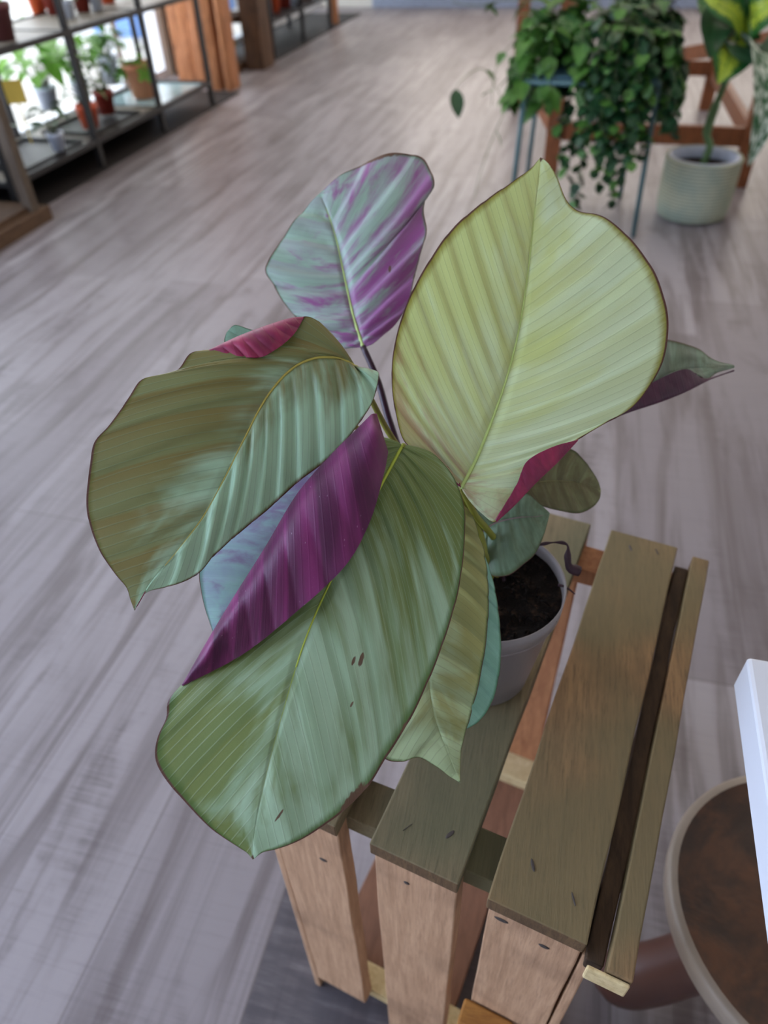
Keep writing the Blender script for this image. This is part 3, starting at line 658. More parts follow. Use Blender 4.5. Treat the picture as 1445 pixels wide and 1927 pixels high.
# ================================================================== STOOL AND WHITE TABLE (right foreground)
SC = V((.322, .330, 0))
st_m = NT('dark_carved_wood'); o_ = st_m.obj(); n_ = st_m.noise(o_, 14, 4, .65, .4); rg = st_m.noise(o_, 60, 3, .6)
cc = st_m.mix(st_m.ramp(n_, .35, .7), srgb(56, 38, 28), srgb(100, 62, 36)); cc = st_m.mix(st_m.ramp(rg, .45, .8, 0, .5), cc, srgb(52, 38, 32))
st_m.bump(n_, .4, .004); st_m = st_m.fin(cc, .42, .45)
rim_m = plain('worn_pale_rim', srgb(150, 136, 122), .45, .45, .12, 24)
leg_m = plain('reddish_brown_leg', srgb(84, 56, 48), .4, .45, .15, 18)
stool = thing('round_stool', 'low round dark wooden stool with thick splayed legs right of the crate', 'stool', SC)
mb = MB(); mb.lathe([(0, .292), (.09, .2925), (.125, .296), (.1335, .2985)], SC, 72, 0); mb.lathe([(.1335, .2985), (.139, .299), (.1418, .2965), (.1425, .290), (.141, .272), (.134, .262), (.10, .258), (0, .258)], SC, 72, 1)
mb.build('seat', [st_m, rim_m], stool, smooth=True)
for i, ang in enumerate((math.radians(187), math.radians(307), math.radians(67))):
    d = V((math.cos(ang), math.sin(ang), 0))
    mb = MB(); pts = [SC + d * r + V((0, 0, z)) for r, z in ((.035, .262), (.055, .20), (.080, .14), (.105, .09), (.128, .06), (.150, .040), (.166, .030))]
    mb.tube(spline(pts, 24), [(.027 + .007 * i2 / 23) * (math.sqrt(max(.04, 1 - ((i2 - 19) / 4.2) ** 2)) if i2 > 19 else 1) for i2 in range(24)], 20)
    for k_, v_ in enumerate(mb.v): v_.z = max(v_.z, .0)
    mb.build('leg', leg_m, stool, smooth=True)
mb = MB(); mb.lathe([(0, .10), (.05, .10), (.06, .115), (.05, .13), (0, .13)], SC, 32); mb.build('hub', leg_m, stool, smooth=True)

white_m = plain('white_laminate', srgb(214, 218, 228), .32, .5, .01)
tb = thing('white_table', 'smooth white tabletop slab at the right edge above the round stool', 'table', (.45, .10, 0))
mb = MB(); mb.box((.167, -.22, .565), (.72, .367, .60)); mb.build('tabletop', white_m, tb, bevel=.003)
for x, y in ((.50, .33), (.68, .33), (.50, -.18), (.68, -.18)):
    mb = MB(); mb.box((x - .018, y - .018, 0), (x + .018, y + .018, .565)); mb.build('leg', white_m, tb, bevel=.002)

# ================================================================== FOLIAGE HELPERS
def blade(mb, base, d, nrm, length, width, droop=.2, n=6, shape='heart', mat=0, fold=.15):
    d = V(d).normalized(); side = d.cross(V(nrm)).normalized(); up = side.cross(d).normalized()
    P = []; U = []
    for i in range(n + 1):
        t = i / n
        if shape == 'heart': wv = (math.sin(math.pi * min(1, t * 1.0 + .02) ** .62)) ** .9
        elif shape == 'round': wv = math.sin(math.pi * t) ** .6
        else: wv = math.sin(math.pi * t ** .8) ** .8
        c = V(base) + d * (length * t) + up * (-droop * length * t * t)
        hw = width * .5 * max(.02, wv if 0 < i < n else (.12 if i == 0 else .01))
        P.append([c - side * hw + up * fold * hw, c - side * hw * .5 + up * fold * hw * .35, c, c + side * hw * .5 + up * fold * hw * .35, c + side * hw + up * fold * hw]); U.append([(0, t), (.25, t), (.5, t), (.75, t), (1, t)])
    mb.quad_grid(P, mat, U)
    Q = [[p - up * .0006 for p in r] for r in P]
    mb.quad_grid(Q, mat, U, flip=True)

def foliage_mat(name, a, b, spot=None, spot_amt=.0, transl=.3, rough=.4, rib=None, yellow=None):
    k = NT(name); uv = k.uv(); o = k.obj()
    c = k.mix(k.noise(o, 25, 2), a, b)
    sep = k.n('ShaderNodeSeparateXYZ'); k.set(sep.inputs[0], uv); au = k.math('ABSOLUTE', k.math('SUBTRACT', sep.outputs[0], .5))
    if yellow:
        f = k.math('ADD', k.ramp(au, .1, .42, 1, 0), k.math('MULTIPLY', k.math('SUBTRACT', k.noise(k.mapping(uv, (12, 16, 1)), 2, 3), .5), 3.2))
        c = k.mix(k.ramp(f, .45, .8), c, yellow)
    if spot:
        f = k.noise(k.mapping(uv, (3.5, 9, 1)), 1.6, 3, .6)
        c = k.mix(k.ramp(f, .58 - spot_amt * .1, .66, 0, 1), c, spot)
    c = k.mix(k.ramp(au, .0, .035, .6, 0), c, rib or tuple(min(1, x * 1.6) for x in b))
    k.fin(c, rough, .4)
    t = k.n('ShaderNodeBsdfTranslucent'); k.t.links.new(c, t.inputs[0]); mxs = k.n('ShaderNodeMixShader'); mxs.inputs[0].default_value = transl
    k.t.links.new(k.b.outputs[0], mxs.inputs[1]); k.t.links.new(t.outputs[0], mxs.inputs[2]); k.t.links.new(mxs.outputs[0], k.out.inputs[0])
    return k.m
fol_dark = foliage_mat('dark_foliage', srgb(18, 50, 28), srgb(44, 84, 48), transl=.15)
fol_mid = foliage_mat('mid_foliage', srgb(48, 94, 36), srgb(96, 144, 62), transl=.3)
fol_light = foliage_mat('light_foliage', srgb(108, 168, 58), srgb(160, 206, 96), transl=.45)
fol_vari = foliage_mat('variegated_foliage', srgb(36, 84, 36), srgb(70, 122, 60), spot=srgb(190, 206, 160), spot_amt=.6, transl=.25)
fol_grey = foliage_mat('silvery_foliage', srgb(60, 100, 72), srgb(120, 150, 118), transl=.25)
fol_dieff = foliage_mat('yellow_patterned_foliage', srgb(24, 80, 38), srgb(44, 110, 52), yellow=srgb(178, 196, 66), transl=.25)
fol_white = foliage_mat('white_spotted_foliage', srgb(18, 72, 34), srgb(36, 96, 48), spot=srgb(224, 234, 220), spot_amt=1.6, transl=.2)
vine_m = plain('vine_stem', srgb(92, 104, 66), .5)
terra = plain('terracotta', srgb(172, 84, 56), .7, .2, .06); terra_red = plain('red_brown_plastic', srgb(128, 48, 38), .45, .4, .05)
orange_p = plain('orange_plastic', srgb(206, 88, 52), .45, .4, .04); clay_p = plain('pinkish_clay', srgb(196, 130, 96), .6, .3, .05)
white_pot = plain('translucent_white_pot', srgb(196, 204, 220), .35, .4, .02); plum = plain('plum_brown_pot', srgb(98, 52, 54), .5, .4, .06)
soil_b = plain('potting_soil', srgb(36, 26, 20), .95, .1, .2, 60)
def pot_mesh(c, r, h, seg=28):
    mb = MB(); mb.lathe([(0, 0), (r * .74, 0), (r * .95, h * .78), (r * 1.02, h * .79), (r * 1.05, h), (r * .97, h), (r * .9, h * .86)], c, seg); return mb
def soil_mesh(c, r, h):
    mb = MB(); mb.lathe([(r * .9, h * .86), (r * .5, h * .88), (0, h * .9)], c, 24); return mb
UPV = V((0, 0, 1))
def pot_plant(name, label, c, r, h, pm, fm, nleaf, size, spread, kind='bush', shape='heart', cat='potted plant', group=None, trail=0, seed=0, stem=True, hh=None, wr=.65):
    rnd = random.Random(seed); c = V(c)
    t = thing(name, label, cat, c, group)
    pot_mesh(c, r, h).build('pot', pm, t, smooth=True); soil_mesh(c, r, h).build('soil', soil_b, t, smooth=True)
    fb = MB(); sb = MB()
    hh = hh or spread
    for i in range(nleaf):
        a = rnd.uniform(0, 6.283); q = math.sqrt(rnd.random())
        top = c + V((0, 0, h)); d = V((math.cos(a), math.sin(a), 0))
        if kind == 'bush':
            e = top + d * q * spread * .75 + V((0, 0, hh * (.25 + .9 * rnd.random() * (1.15 - q * .6))))
            if stem: sb.tube([top + d * r * .3 - V((0, 0, h * .12)), (top + e) / 2 + V((0, 0, hh * .12)), e], .0016, 5)
            blade(fb, e, d * (.5 + rnd.random()) + V((0, 0, rnd.uniform(-.6, .3))), UPV + d * .4 + V((rnd.uniform(-.3, .3),) * 3), size * rnd.uniform(.7, 1.2), size * wr * rnd.uniform(.8, 1.1), rnd.uniform(.1, .5), shape=shape)
        else:
            pass
    if trail:
        for i in range(trail):
            a = rnd.uniform(0, 6.283); d = V((math.cos(a), math.sin(a), 0)); ln = spread * rnd.uniform(.4, 1.0)
            p = c + d * r * .9 + V((0, 0, h)); pts = [c + V((0, 0, h * .9)), p]
            for s in range(8): p = p + d * .012 * rnd.random() + V((rnd.uniform(-.01, .01), rnd.uniform(-.01, .01), -ln / 8)); pts.append(p)
            pts = spline(pts, 20); sb.tube(pts, .001, 4)
            for s in range(2, 20): blade(fb, pts[s], (rnd.uniform(-1, 1), rnd.uniform(-1, 1), -.6), d + UPV * .6, size * rnd.uniform(.5, .8), size * wr, .2, 4, shape)
    if sb.v: sb.build('stem', vine_m, t, smooth=True)
    fb.build('foliage', fm, t, smooth=True)
    return t

# ================================================================== LEFT SHELVING
black_m = plain('black_steel', srgb(30, 29, 31), .45, .45, .03)
board_m = plain('grey_shelf_board', srgb(128, 122, 112), .5, .35, .06)
shelf = thing('metal_shelf', 'black steel plant shelving along the window, loaded with potted plants', 'shelf', (-2.5, 4.0, .008))
PX0, PX1 = -2.285, -2.72
for y in (2.62, 3.27, 3.92, 4.56):
    for x in (PX0, PX1):
        mb = MB(); mb.box((x - .013, y - .013, .008), (x + .013, y + .013, 1.35)); mb.build('post', black_m, shelf)
for z, y1 in ((.12, 4.56), (.56, 4.56), (1.05, 4.56)):
    for x in (PX0, PX1):
        mb = MB(); mb.box((x - .012, 2.62, z - .012), (x + .012, y1, z + .012)); mb.build('rail', black_m, shelf)
    for y in (2.62, 3.27, 3.92, 4.56):
        mb = MB(); mb.box((PX1 + .013, y - .010, z - .010), (PX0 - .013, y + .010, z + .010)); mb.build('rail', black_m, shelf)
    mb = MB(); mb.box((PX1 + .012, 2.633, z - .006), (PX0 - .012, 3.92 if z < .2 else 4.55, z + .006)); mb.build('shelf_board', board_m, shelf)
mb = MB(); mb.box((PX1 - .02, 2.6, .009), (PX1 - .014, 4.6, .11)); mb.build('light_block_panel', black_m, shelf)  # added panel, keeps window light off the floor under the shelf
mb = MB(); mb.box((PX0 - .42, 3.94, .116), (PX0 - .013, 4.55, .120)); mb.build('blue_reflection_plate', plain('painted_blue_reflection', srgb(176, 206, 214), .12, .6, .01), shelf)  # plate added to stand for the bluish reflection past the third post
tray_m = plain('black_tray', srgb(28, 27, 28), .5, .4, .05)
def tray(c, sx, sy, label):
    c = V(c); mb = MB(); mb.box((c.x - sx, c.y - sy, c.z), (c.x + sx, c.y + sy, c.z + .003))
    for s in (-1, 1):
        mb.box((c.x + s * sx - .003, c.y - sy, c.z), (c.x + s * sx + .003, c.y + sy, c.z + .016)); mb.box((c.x - sx, c.y + s * sy - .003, c.z), (c.x + sx, c.y + s * sy + .003, c.z + .016))
    tag(mb.build('plant_tray', tray_m, loc=c), label, 'tray')
tray((-2.47, 3.55, .126), .15, .22, 'black tray under the orange and red pots on the lower shelf')
tray((-2.47, 2.98, .126), .16, .22, 'black tray under the small pale pot on the lower shelf')
ZL = .142
pot_plant('potted_plant', 'orange pot with sparse green shoots on the lower shelf behind the second post', at(172, 240, ZL), .052, .105, orange_p, fol_mid, 16, .045, .12, seed=1, group='potted plants on the lower shelf')
pot_plant('potted_plant', 'red brown pot with green leaves on the lower shelf just right of the orange pot', at(203, 214, ZL), .052, .11, terra_red, fol_mid, 34, .05, .17, seed=2, group='potted plants on the lower shelf')
pot_plant('potted_plant', 'small pale pot with grey green rounded leaves at the front of the lower shelf', at(112, 283, ZL), .036, .075, white_pot, fol_grey, 14, .07, .09, seed=3, hh=.11, wr=.8, group='potted plants on the lower shelf')
pot_plant('potted_plant', 'pale pot with big bright light green leaves on the lower shelf near the window', at(95, 205, .127), .06, .11, white_pot, fol_light, 44, .11, .24, seed=4, hh=.27, group='potted plants on the lower shelf')
pot_plant('potted_plant', 'white pot with a tall bright green bush on the lower shelf behind the first post', at(158, 190, .127), .050, .11, white_pot, fol_light, 30, .08, .17, seed=14, hh=.22, group='potted plants on the lower shelf')
pot_plant('potted_plant', 'pinkish clay pot with trailing shoots on the lower shelf behind the third post', at(272, 182, .127), .085, .17, clay_p, fol_light, 6, .05, .10, trail=7, seed=5, shape='lance', group='potted plants on the lower shelf')
pot_plant('potted_plant', 'bushy fern-green plant in a white pot against the window between the second and third posts', at(212, 158, .127), .06, .15, white_pot, fol_mid, 46, .075, .18, seed=6, hh=.14, group='potted plants on the lower shelf')
pot_plant('potted_plant', 'pale pot with broad silvery leaves at the left end of the lower shelf', V((-2.55, 2.86, .127)), .045, .09, white_pot, fol_grey, 16, .10, .14, seed=7, hh=.16, group='potted plants on the lower shelf')
zU = .567
for i, (x, y, r, m_, lab) in enumerate(((75, 26, .045, orange_p, 'orange pot on the upper shelf second from the left in view'), (105, 27, .045, terra_red, 'red brown pot on the upper shelf right beside the orange one'),
        (158, 22, .045, terra_red, 'red brown pot on the upper shelf just right of the second post'), (205, 6, .045, orange_p, 'orange pot on the upper shelf farthest right in view'), (8, 76, .062, plum, 'large plum brown pot at the front left end of the upper shelf'))):
    pot_plant('potted_plant', lab, at(x, y, zU), r, .09 if r < .06 else .13, m_, (fol_mid, fol_light, fol_grey)[i % 3], 18, .06, .10, seed=20 + i, group='potted plants on the upper shelf')
for i, (x, y) in enumerate(((132, 34), (185, 20))):
    pot_plant('potted_plant', ('small white pot on the upper shelf just left of the second post', 'small white pot on the upper shelf between the red and the last orange pots')[i], at(x, y, zU), .033, .07, white_pot, fol_grey, 10, .05, .07, seed=30 + i, group='potted plants on the upper shelf')
ym = plain('yellow_card', srgb(240, 206, 96), .6, .3, .03)
mb = MB(); c0 = at(52, 282, .127); c0 = V((-2.36, 2.74, .13))
mb.box((-.04, -.002, .0), (.04, .002, .09), Matrix.Translation(dep(35, 195, 3.1)) @ Matrix.Rotation(.5, 4, 'Z')); mb.box((-.003, -.003, -.16), (.003, .003, .0), Matrix.Translation(dep(35, 195, 3.1)) @ Matrix.Rotation(.5, 4, 'Z'))
tag(mb.build('plant_label', ym), 'yellow card sign among the leaves by the left wooden post', 'sign')

# grey wooden rack at the far left with dark plants inside
gw = wood('grey_brown_timber', srgb(104, 92, 80), srgb(86, 74, 64), srgb(56, 48, 42), (20, 20, 3))
bw = wood('base_board_timber', srgb(104, 80, 60), srgb(84, 64, 50), srgb(52, 40, 32), (20, 3, 20))
rack = thing('wooden_rack', 'weathered grey wooden rack at the left edge in front of the metal shelf', 'rack', (-2.25, 2.3, 0))
for (x, y) in ((-2.155, 2.53), (-2.155, 1.6), (-2.60, 2.53), (-2.60, 1.6)):
    mb = MB(); mb.box((x - .022, y - .022, 0), (x + .022, y + .022, .95)); mb.build('post', gw, rack, bevel=.002)
for x in (-2.155, -2.60):
    mb = MB(); mb.box((x - .035, 1.6, .0), (x + .035, 2.60, .055)); mb.build('base_board', bw, rack, bevel=.003)
mb = MB(); mb.box((-2.6, 1.62, .055), (-2.155, 2.55, .075)); mb.build('shelf_board', bw, rack)
mb = MB(); mb.box((-2.60, 2.515, .56), (-2.155, 2.545, .60)); mb.build('cross_rail', gw, rack)
pot_plant('potted_plant', 'dark green bush standing inside the grey wooden rack at the left edge', (-2.34, 2.36, .076), .07, .10, plain('dark_green_pot', srgb(28, 52, 40), .4), fol_dark, 60, .08, .16, seed=41, hh=.14)
pot_plant('potted_plant', 'pale blue pot with dark leaves in the grey wooden rack, behind the dark green bush', (-2.45, 2.46, .076), .05, .24, plain('pale_blue_pot', srgb(140, 165, 220), .4), fol_dark, 24, .07, .12, seed=42)

# ================================================================== TIMBER POSTS AND FAR SHELF
tw = wood('orange_rustic_timber', srgb(196, 134, 92), srgb(150, 96, 64), srgb(60, 40, 32), (18, 18, 1.5), None, .6, .7)
tw2 = wood('dark_rustic_timber', srgb(98, 70, 50), srgb(70, 50, 38), srgb(34, 25, 20), (14, 14, 2.0), None, .7)
def timber(lo, hi, mat, label, seed, wob=.012):
    n = 16; rings = []; mb = MB()
    for i in range(n + 1):
        t = i / n; z = lo[2] + (hi[2] - lo[2]) * t; r = []
        for k_, (x, y) in enumerate(((lo[0], lo[1]), ((lo[0] + hi[0]) / 2, lo[1] - .006), (hi[0], lo[1]), (hi[0] + .004, (lo[1] + hi[1]) / 2), (hi[0], hi[1]), (lo[0], hi[1]))):
            r.append(V((x + wob * noise.noise(V((k_ * 3.1, z * 4, seed))), y + wob * noise.noise(V((k_ * 2.1 + 9, z * 4, seed))), z)))
        rings.append(r + [r[0]])
    mb.quad_grid(rings); mb.face(rings[0][:6]); mb.face(rings[-1][:6])
    tag(mb.build('timber_post', mat, merge=True, bevel=.004, loc=((lo[0] + hi[0]) / 2, (lo[1] + hi[1]) / 2, 0)), label, 'post')
timber((-2.79, 5.12, 0), (-2.60, 5.26, 2.6), tw, 'leftmost and widest of the upright orange timbers behind the metal shelf', 1)
timber((-2.575, 5.0, 0), (-2.515, 5.14, 2.6), tw, 'narrow second upright orange timber from the left behind the metal shelf', 2)
timber((-2.49, 4.95, 0), (-2.40, 5.12, 2.6), tw, 'third upright orange timber from the left, broad, behind the metal shelf', 3)
timber((-2.365, 4.95, 0), (-2.32, 5.10, 2.6), tw, 'thin rightmost upright timber of the orange group behind the metal shelf', 6)
timber((-2.50, 5.62, 0), (-2.36, 5.84, 2.6), tw2, 'dark brown upright timber standing behind the orange ones', 4)
timber((-2.50, 7.70, 0), (-2.44, 7.76, 2.6), tw, 'thin far timber post beyond the second shelf', 5, .004)
mb = MB()
mb.box((-2.95, 5.42, 0), (-2.52, 5.84, .05)); mb.box((-2.95, 5.42, .30), (-2.52, 5.84, .33)); mb.box((-2.95, 5.40, 0), (-2.93, 5.84, .9)); mb.box((-2.54, 5.42, .05), (-2.52, 5.45, .9))
tag(mb.build('low_cabinet', tw2), 'dark wooden open cabinet between the orange and the dark timbers', 'cabinet')
pot_plant('potted_plant', 'yellow green plant in the dark cabinet behind the orange timbers', (-2.66, 5.60, .05), .055, .10, plum, fol_mid, 26, .07, .12, seed=50, hh=.10)
far = thing('metal_shelf', 'second black steel shelf farther back, past the dark timber', 'shelf', (-2.6, 6.9, .008))
for y in (6.05, 6.75, 7.50):
    for x in (-2.44, -2.84):
        mb = MB(); mb.box((x - .016, y - .016, .008), (x + .016, y + .016, 1.1)); mb.build('post', black_m, far)
for z in (.24, .70):
    mb = MB(); mb.box((-2.85, 6.05, z - .012), (-2.43, 7.50, z + .012)); mb.build('shelf_board', black_m, far)
for i, (y, m_, f_, lab) in enumerate(((6.2, plum, fol_light, 'plant with yellow green leaves in a plum pot on the second shelf, nearest'), (6.42, orange_p, fol_mid, 'orange pot with a plant on the second shelf'), (6.68, terra_red, fol_mid, 'red brown pot on the second shelf, in its middle'),
                          (6.95, white_pot, fol_grey, 'pale pot on the second shelf near its far end'), (7.25, terra_red, fol_dark, 'red brown pot at the far end of the second shelf'))):
    pot_plant('potted_plant', lab, (-2.56, y, .253), .07, .12, m_, f_, 22, .07, .14, seed=60 + i, group='potted plants on the second shelf')

# ================================================================== RIGHT BACKGROUND: bench, green stand, basket
ow = wood('oiled_bench_wood', srgb(140, 84, 50), srgb(112, 66, 40), srgb(64, 40, 28), (20, 20, 5), None, .5, .3)
bench = thing('wooden_bench', 'brown wooden plant bench with square legs and rails behind the green stand', 'bench', (.26, 4.1, 0))
for (x, y) in ((-.14, 3.47), (-.44, 4.84), (.655, 3.47), (.62, 4.80)):
    mb = MB(); mb.box((x - .032, y - .032, 0), (x + .032, y + .032, .86)); mb.build('leg', ow, bench, bevel=.003)
def bar(a, b, hw, hz, name, parent, mat):
    a, b = V(a), V(b); d = (b - a).normalized(); s = d.cross(UPV).normalized() * hw; u = V((0, 0, hz)); mb = MB()
    mb.hexa([a - s - u, a + s - u, b - s - u, b + s - u, a - s + u, a + s + u, b - s + u, b + s + u]); return mb.build(name, mat, parent, bevel=.002)
bar((-.11, 3.47, .19), (.623, 3.47, .19), .016, .036, 'rail', bench, ow)
bar((-.41, 4.83, .20), (.59, 4.80, .20), .016, .036, 'rail', bench, ow)
bar((.655, 3.50, .19), (.62, 4.77, .19), .016, .036, 'rail', bench, ow)
bar((-.14, 3.50, .19), (-.44, 4.81, .19), .016, .036, 'rail', bench, ow)
bar((.30, 4.80, .24), (.645, 3.52, .52), .016, .03, 'brace', bench, ow)
for i in range(5):
    bar((-.47 + .26 * i, 4.86, .875), (-.17 + .21 * i, 3.43, .875), .07, .014, 'top_board', bench, ow)
teal = plain('teal_steel', srgb(66, 96, 100), .45, .4, .04)
stand = thing('plant_stand', 'slim green steel plant stand holding the trailing plants', 'plant stand', (0, 3.0, 0))
LG = [(.22, 2.81), (.17, 3.235), (-.245, 2.80), (-.225, 3.25)]
for x, y in LG:
    mb = MB(); mb.tube([(x, y, 0), (x * .93, 3.02 + (y - 3.02) * .93, .50)], .009, 10); mb.build('leg', teal, stand, smooth=True)
mb = MB()
for a, b in ((0, 1), (1, 3), (3, 2), (2, 0)):
    pa, pb = LG[a], LG[b]; mb.tube([(pa[0] * .93, 3.02 + (pa[1] - 3.02) * .93, .492), (pb[0] * .93, 3.02 + (pb[1] - 3.02) * .93, .492)], .009, 8)
mb.build('ring_frame', teal, stand, smooth=True)
mb = MB(); mb.box((-.215, 2.825, .50), (.20, 3.225, .512)); mb.build('top_plate', plain('teal_plate', srgb(52, 84, 96), .5), stand, bevel=.002)

def trailing(label, c, r, h, pm, fm, vines, size, shape, seed, bush=40, wr=.8, mats2=None):
    rnd = random.Random(seed); c = V(c); t = thing('trailing_plant', label, 'potted plant', c)
    pot_mesh(c, r, h).build('pot', pm, t, smooth=True); soil_mesh(c, r, h).build('soil', soil_b, t, smooth=True)
    fb = MB(); sb = MB(); top = c + V((0, 0, h))
    for pts, dens, sc in vines:
        q = spline([top - V((0, 0, h * .12))] + [V(p) for p in pts], 60); sb.tube(q, .0014, 5)
        Ln = sum((q[i + 1] - q[i]).length for i in range(59)); n = int(Ln * dens)
        for i in range(n):
            p = sample(q, .08 + .92 * (i + rnd.random() * .6) / n)
            a = rnd.uniform(0, 6.28); d = V((math.cos(a), math.sin(a), rnd.uniform(-1.6, -.2)))
            blade(fb, p, d, V((math.cos(a), math.sin(a), .8 + rnd.uniform(-.4, .4))), size * sc * rnd.uniform(.6, 1.15), size * sc * wr * rnd.uniform(.8, 1.1), rnd.uniform(0, .3), 5, shape, mat=(1 if rnd.random() < .3 else 0))
    for i in range(bush):
        a = rnd.uniform(0, 6.28); d = V((math.cos(a), math.sin(a), 0)); rr = r * rnd.uniform(.2, 1.35)
        p = top + d * rr + V((0, 0, rnd.uniform(0, .07)))
        sb.tube([top + d * r * .3 - V((0, 0, h * .12)), p], .0012, 4)
        blade(fb, p, d * rnd.uniform(.3, 1) + V((0, 0, rnd.uniform(-.5, .5))), UPV + d * .5, size * rnd.uniform(.7, 1.2), size * wr, .25, 5, shape, mat=(1 if rnd.random() < .3 else 0))
    sb.build('stem', vine_m, t, smooth=True); fb.build('foliage', [fm, mats2 or fm], t, smooth=True)
    return t
rnd = random.Random(3)
def hang(c, n, R_, z0, z1, y0, a0=0, a1=6.28, wob=.03):
    out = []
    for i in range(n):
        a = rnd.uniform(a0, a1); d = V((math.cos(a), math.sin(a), 0)); e = rnd.uniform(z0, z1)
        p1 = V(c) + d * R_ * rnd.uniform(.7, 1.1) + V((0, 0, y0 + .02)); p2 = p1 + d * .03 + V((0, 0, -.08))
        pts = [p1, p2]
        k_ = 4
        for j in range(1, k_ + 1):
            pts.append(p2 + d * .01 * j + V((rnd.uniform(-wob, wob), rnd.uniform(-wob, wob), (e - p2.z) * j / k_)))
        out.append((pts, 75, 1.))
    return out
# dense small-leaved creeper in the middle
cB = V((.06, 2.93, .512))
vB = hang(cB, 17, .13, .24, .5, .12) + hang(cB, 10, .16, .28, .46, .11, 4.2, 5.8) + hang(cB, 5, .10, .08, .22, .12, 3.9, 5.3)
trailing('dense small-leaved dark green creeper trailing from the middle of the green stand', cB, .075, .12, terra_red, fol_dark, vB, .042, 'round', 11, 85, .95, fol_mid)
# heart-leaved vine on the left
cA = V((-.13, 3.06, .512))
vA = hang(cA, 7, .11, .36, .5, .12, 1.8, 4.6) + hang(cA, 3, .25, .40, .5, .11, 4.1, 5.3)
vA.append(([cA + V((-.10, -.05, .13)), dep(960, 190, 2.55), dep(910, 130, 2.6), dep(865, 155, 2.6), dep(858, 175, 2.6)], 5, 1.))
vA.append(([cA + V((-.12, .02, .12)), dep(985, 60, 2.6), dep(940, 110, 2.6), dep(928, 160, 2.6), dep(925, 200, 2.62)], 9, .8))
vA.append(([cA + V((-.08, -.08, .12)), dep(985, 150, 2.5), dep(940, 230, 2.55), dep(905, 320, 2.6), dep(893, 370, 2.62)], 4, .7))
vA.append(([cA + V((-.08, .02, .16)), dep(960, 0, 2.6), dep(900, 10, 2.62), dep(850, 5, 2.62)], 9, .9))
tA = trailing('heart-leaved pothos-like vine with long trailing stems on the left of the green stand', cA, .07, .12, plain('black_pot', srgb(30, 30, 32), .5), fol_mid, vA, .085, 'heart', 12, 46, .7, fol_vari)
cD = V((.13, 3.13, .512))
trailing('darker bushy plant at the right rear of the green stand', cD, .065, .12, terra_red, fol_dark, hang(cD, 10, .11, .33, .5, .12, -1.2, 2.0), .07, 'heart', 13, 70, .75, fol_vari)

# a single dark leaf hanging from the longest vine
mb = MB(); blade(mb, dep(857, 168, 2.6), -UP + RT * .12, -FW, .105, .052, .05, 10, 'lance'); lf = mb.build('hanging_leaf', fol_dark, tA, smooth=True)

# basket with the patterned plant
bk = V((.437, 3.07, 0))
bas = NT('woven_basket'); o_ = bas.obj(); sp = bas.n('ShaderNodeSeparateXYZ'); bas.set(sp.inputs[0], o_)
rope = bas.math('ABSOLUTE', bas.math('SUBTRACT', bas.math('FRACT', bas.math('MULTIPLY', sp.outputs[2], 85.)), .5))
nb = bas.noise(o_, 8, 3); c_ = bas.mix(bas.ramp(nb, .35, .65), srgb(146, 156, 140), srgb(172, 170, 146)); c_ = bas.mix(bas.ramp(rope, .25, .5, 0, .8), c_, srgb(96, 104, 94))
bas.bump(rope, -.8, .004); bas = bas.fin(c_, .8, .15)
basket = thing('basket_plant', 'tall patterned leafy plant in a pale green woven basket by the bench leg', 'potted plant', bk)
mb = MB(); mb.lathe([(0, .004), (.115, .004), (.128, .012), (.134, .05), (.137, .12), (.137, .205), (.140, .214), (.135, .222), (.128, .214), (.126, .15)], bk, 56); mb.build('basket', bas, basket, smooth=True)
mb = MB(); mb.lathe([(.126, .175), (.06, .182), (0, .185)], bk, 40); mb.build('soil', soil_b, basket, smooth=True)
mb = MB(); mb.lathe([(.124, .18), (.127, .22), (.120, .222), (.118, .18)], bk, 40); mb.build('inner_liner', plain('silver_liner', srgb(168, 176, 196), .3, .6), basket, smooth=True)
mb = MB(); q = spline([bk + V((0, 0, .18)), bk + V((.01, .0, .25)), dep(1330, 250, 2.62), dep(1350, 190, 2.55), dep(1385, 110, 2.45)], 30)
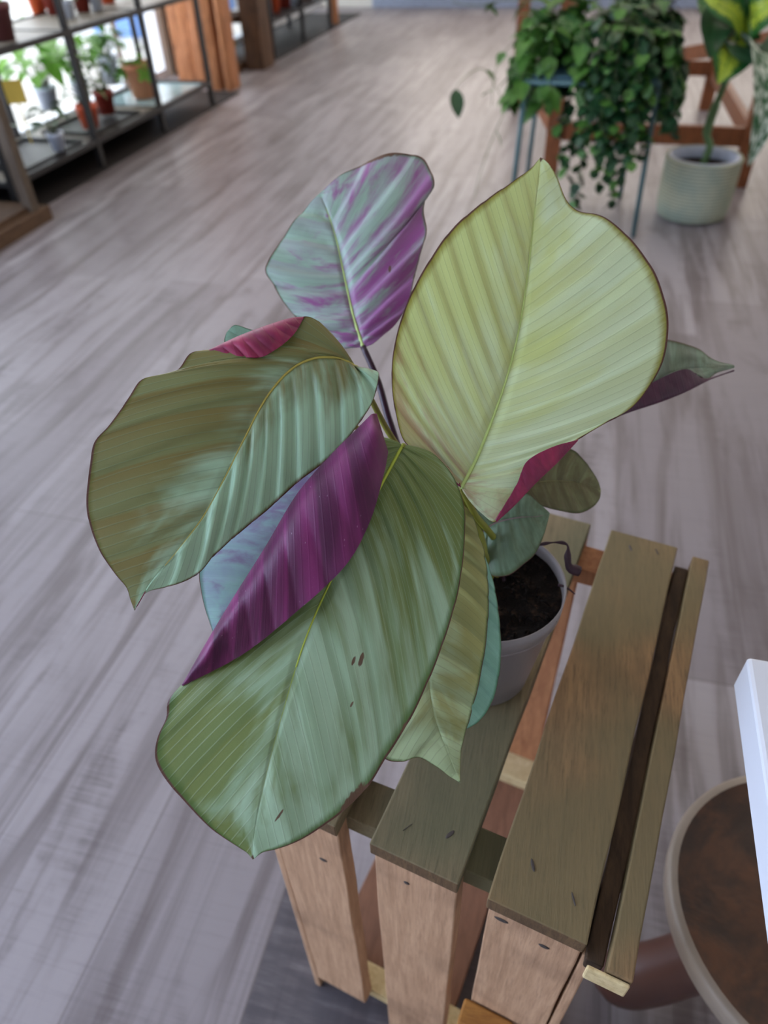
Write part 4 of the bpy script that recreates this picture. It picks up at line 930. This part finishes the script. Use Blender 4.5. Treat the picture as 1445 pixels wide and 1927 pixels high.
mb.tube(q, [.013] * 10 + [.016] * 8 + [.011] * 12, 12); mb.build('cane', plain('green_cane', srgb(82, 110, 66), .45, .4, .2, 40), basket, smooth=True)
def big_leaf(pts, width, nrm, mat, label=None):
    q = spline(pts, 22); mb = MB(); P = []; U = []
    for i, p in enumerate(q):
        t = i / 21; tg = (q[min(i + 1, 21)] - q[max(i - 1, 0)]).normalized(); s = tg.cross(V(nrm)).normalized(); u = s.cross(tg)
        hw = width / 2 * max(.03, math.sin(math.pi * t ** .75) ** .75)
        P.append([p + s * hw * a + u * hw * .22 * abs(a) for a in (-1, -.66, -.33, 0, .33, .66, 1)]); U.append([(.5 + .5 * a, t) for a in (-1, -.66, -.33, 0, .33, .66, 1)])
    mb.quad_grid(P, 0, U); mb.quad_grid([[p - V(nrm) * .0008 for p in r] for r in P], 0, U, flip=True)
    o = mb.build('leaf', mat, basket, smooth=True)
    if label: o['label'] = label
big_leaf([dep(1385, 60, 2.42), dep(1375, 100, 2.36), dep(1362, 135, 2.34), dep(1350, 158, 2.34)], .17, -FW, fol_dieff, 'green leaf patterned yellow')
big_leaf([dep(1400, 70, 2.42), dep(1380, 30, 2.35), dep(1350, 10, 2.3), dep(1320, -10, 2.3)], .14, -FW, fol_dieff)
big_leaf([dep(1400, 60, 2.42), dep(1420, 30, 2.34), dep(1450, 10, 2.3), dep(1490, 0, 2.3)], .14, -FW, fol_dieff)
big_leaf([dep(1390, 80, 2.42), dep(1410, 95, 2.34), dep(1440, 100, 2.3), dep(1480, 110, 2.28)], .15, -FW, fol_dark)
big_leaf([dep(1400, 80, 2.42), dep(1440, 110, 2.25), dep(1440, 200, 2.22), dep(1425, 260, 2.24), dep(1408, 312, 2.27)], .15, -FW + RT * .3, fol_white, 'dark green leaf with white spots')
big_leaf([dep(1385, 60, 2.42), dep(1350, 40, 2.36), dep(1340, 80, 2.34), dep(1335, 110, 2.34)], .12, -FW, fol_dark)
big_leaf([dep(1380, 50, 2.42), dep(1350, 20, 2.4), dep(1335, 0, 2.4), dep(1330, -30, 2.4)], .13, -FW, fol_vari)
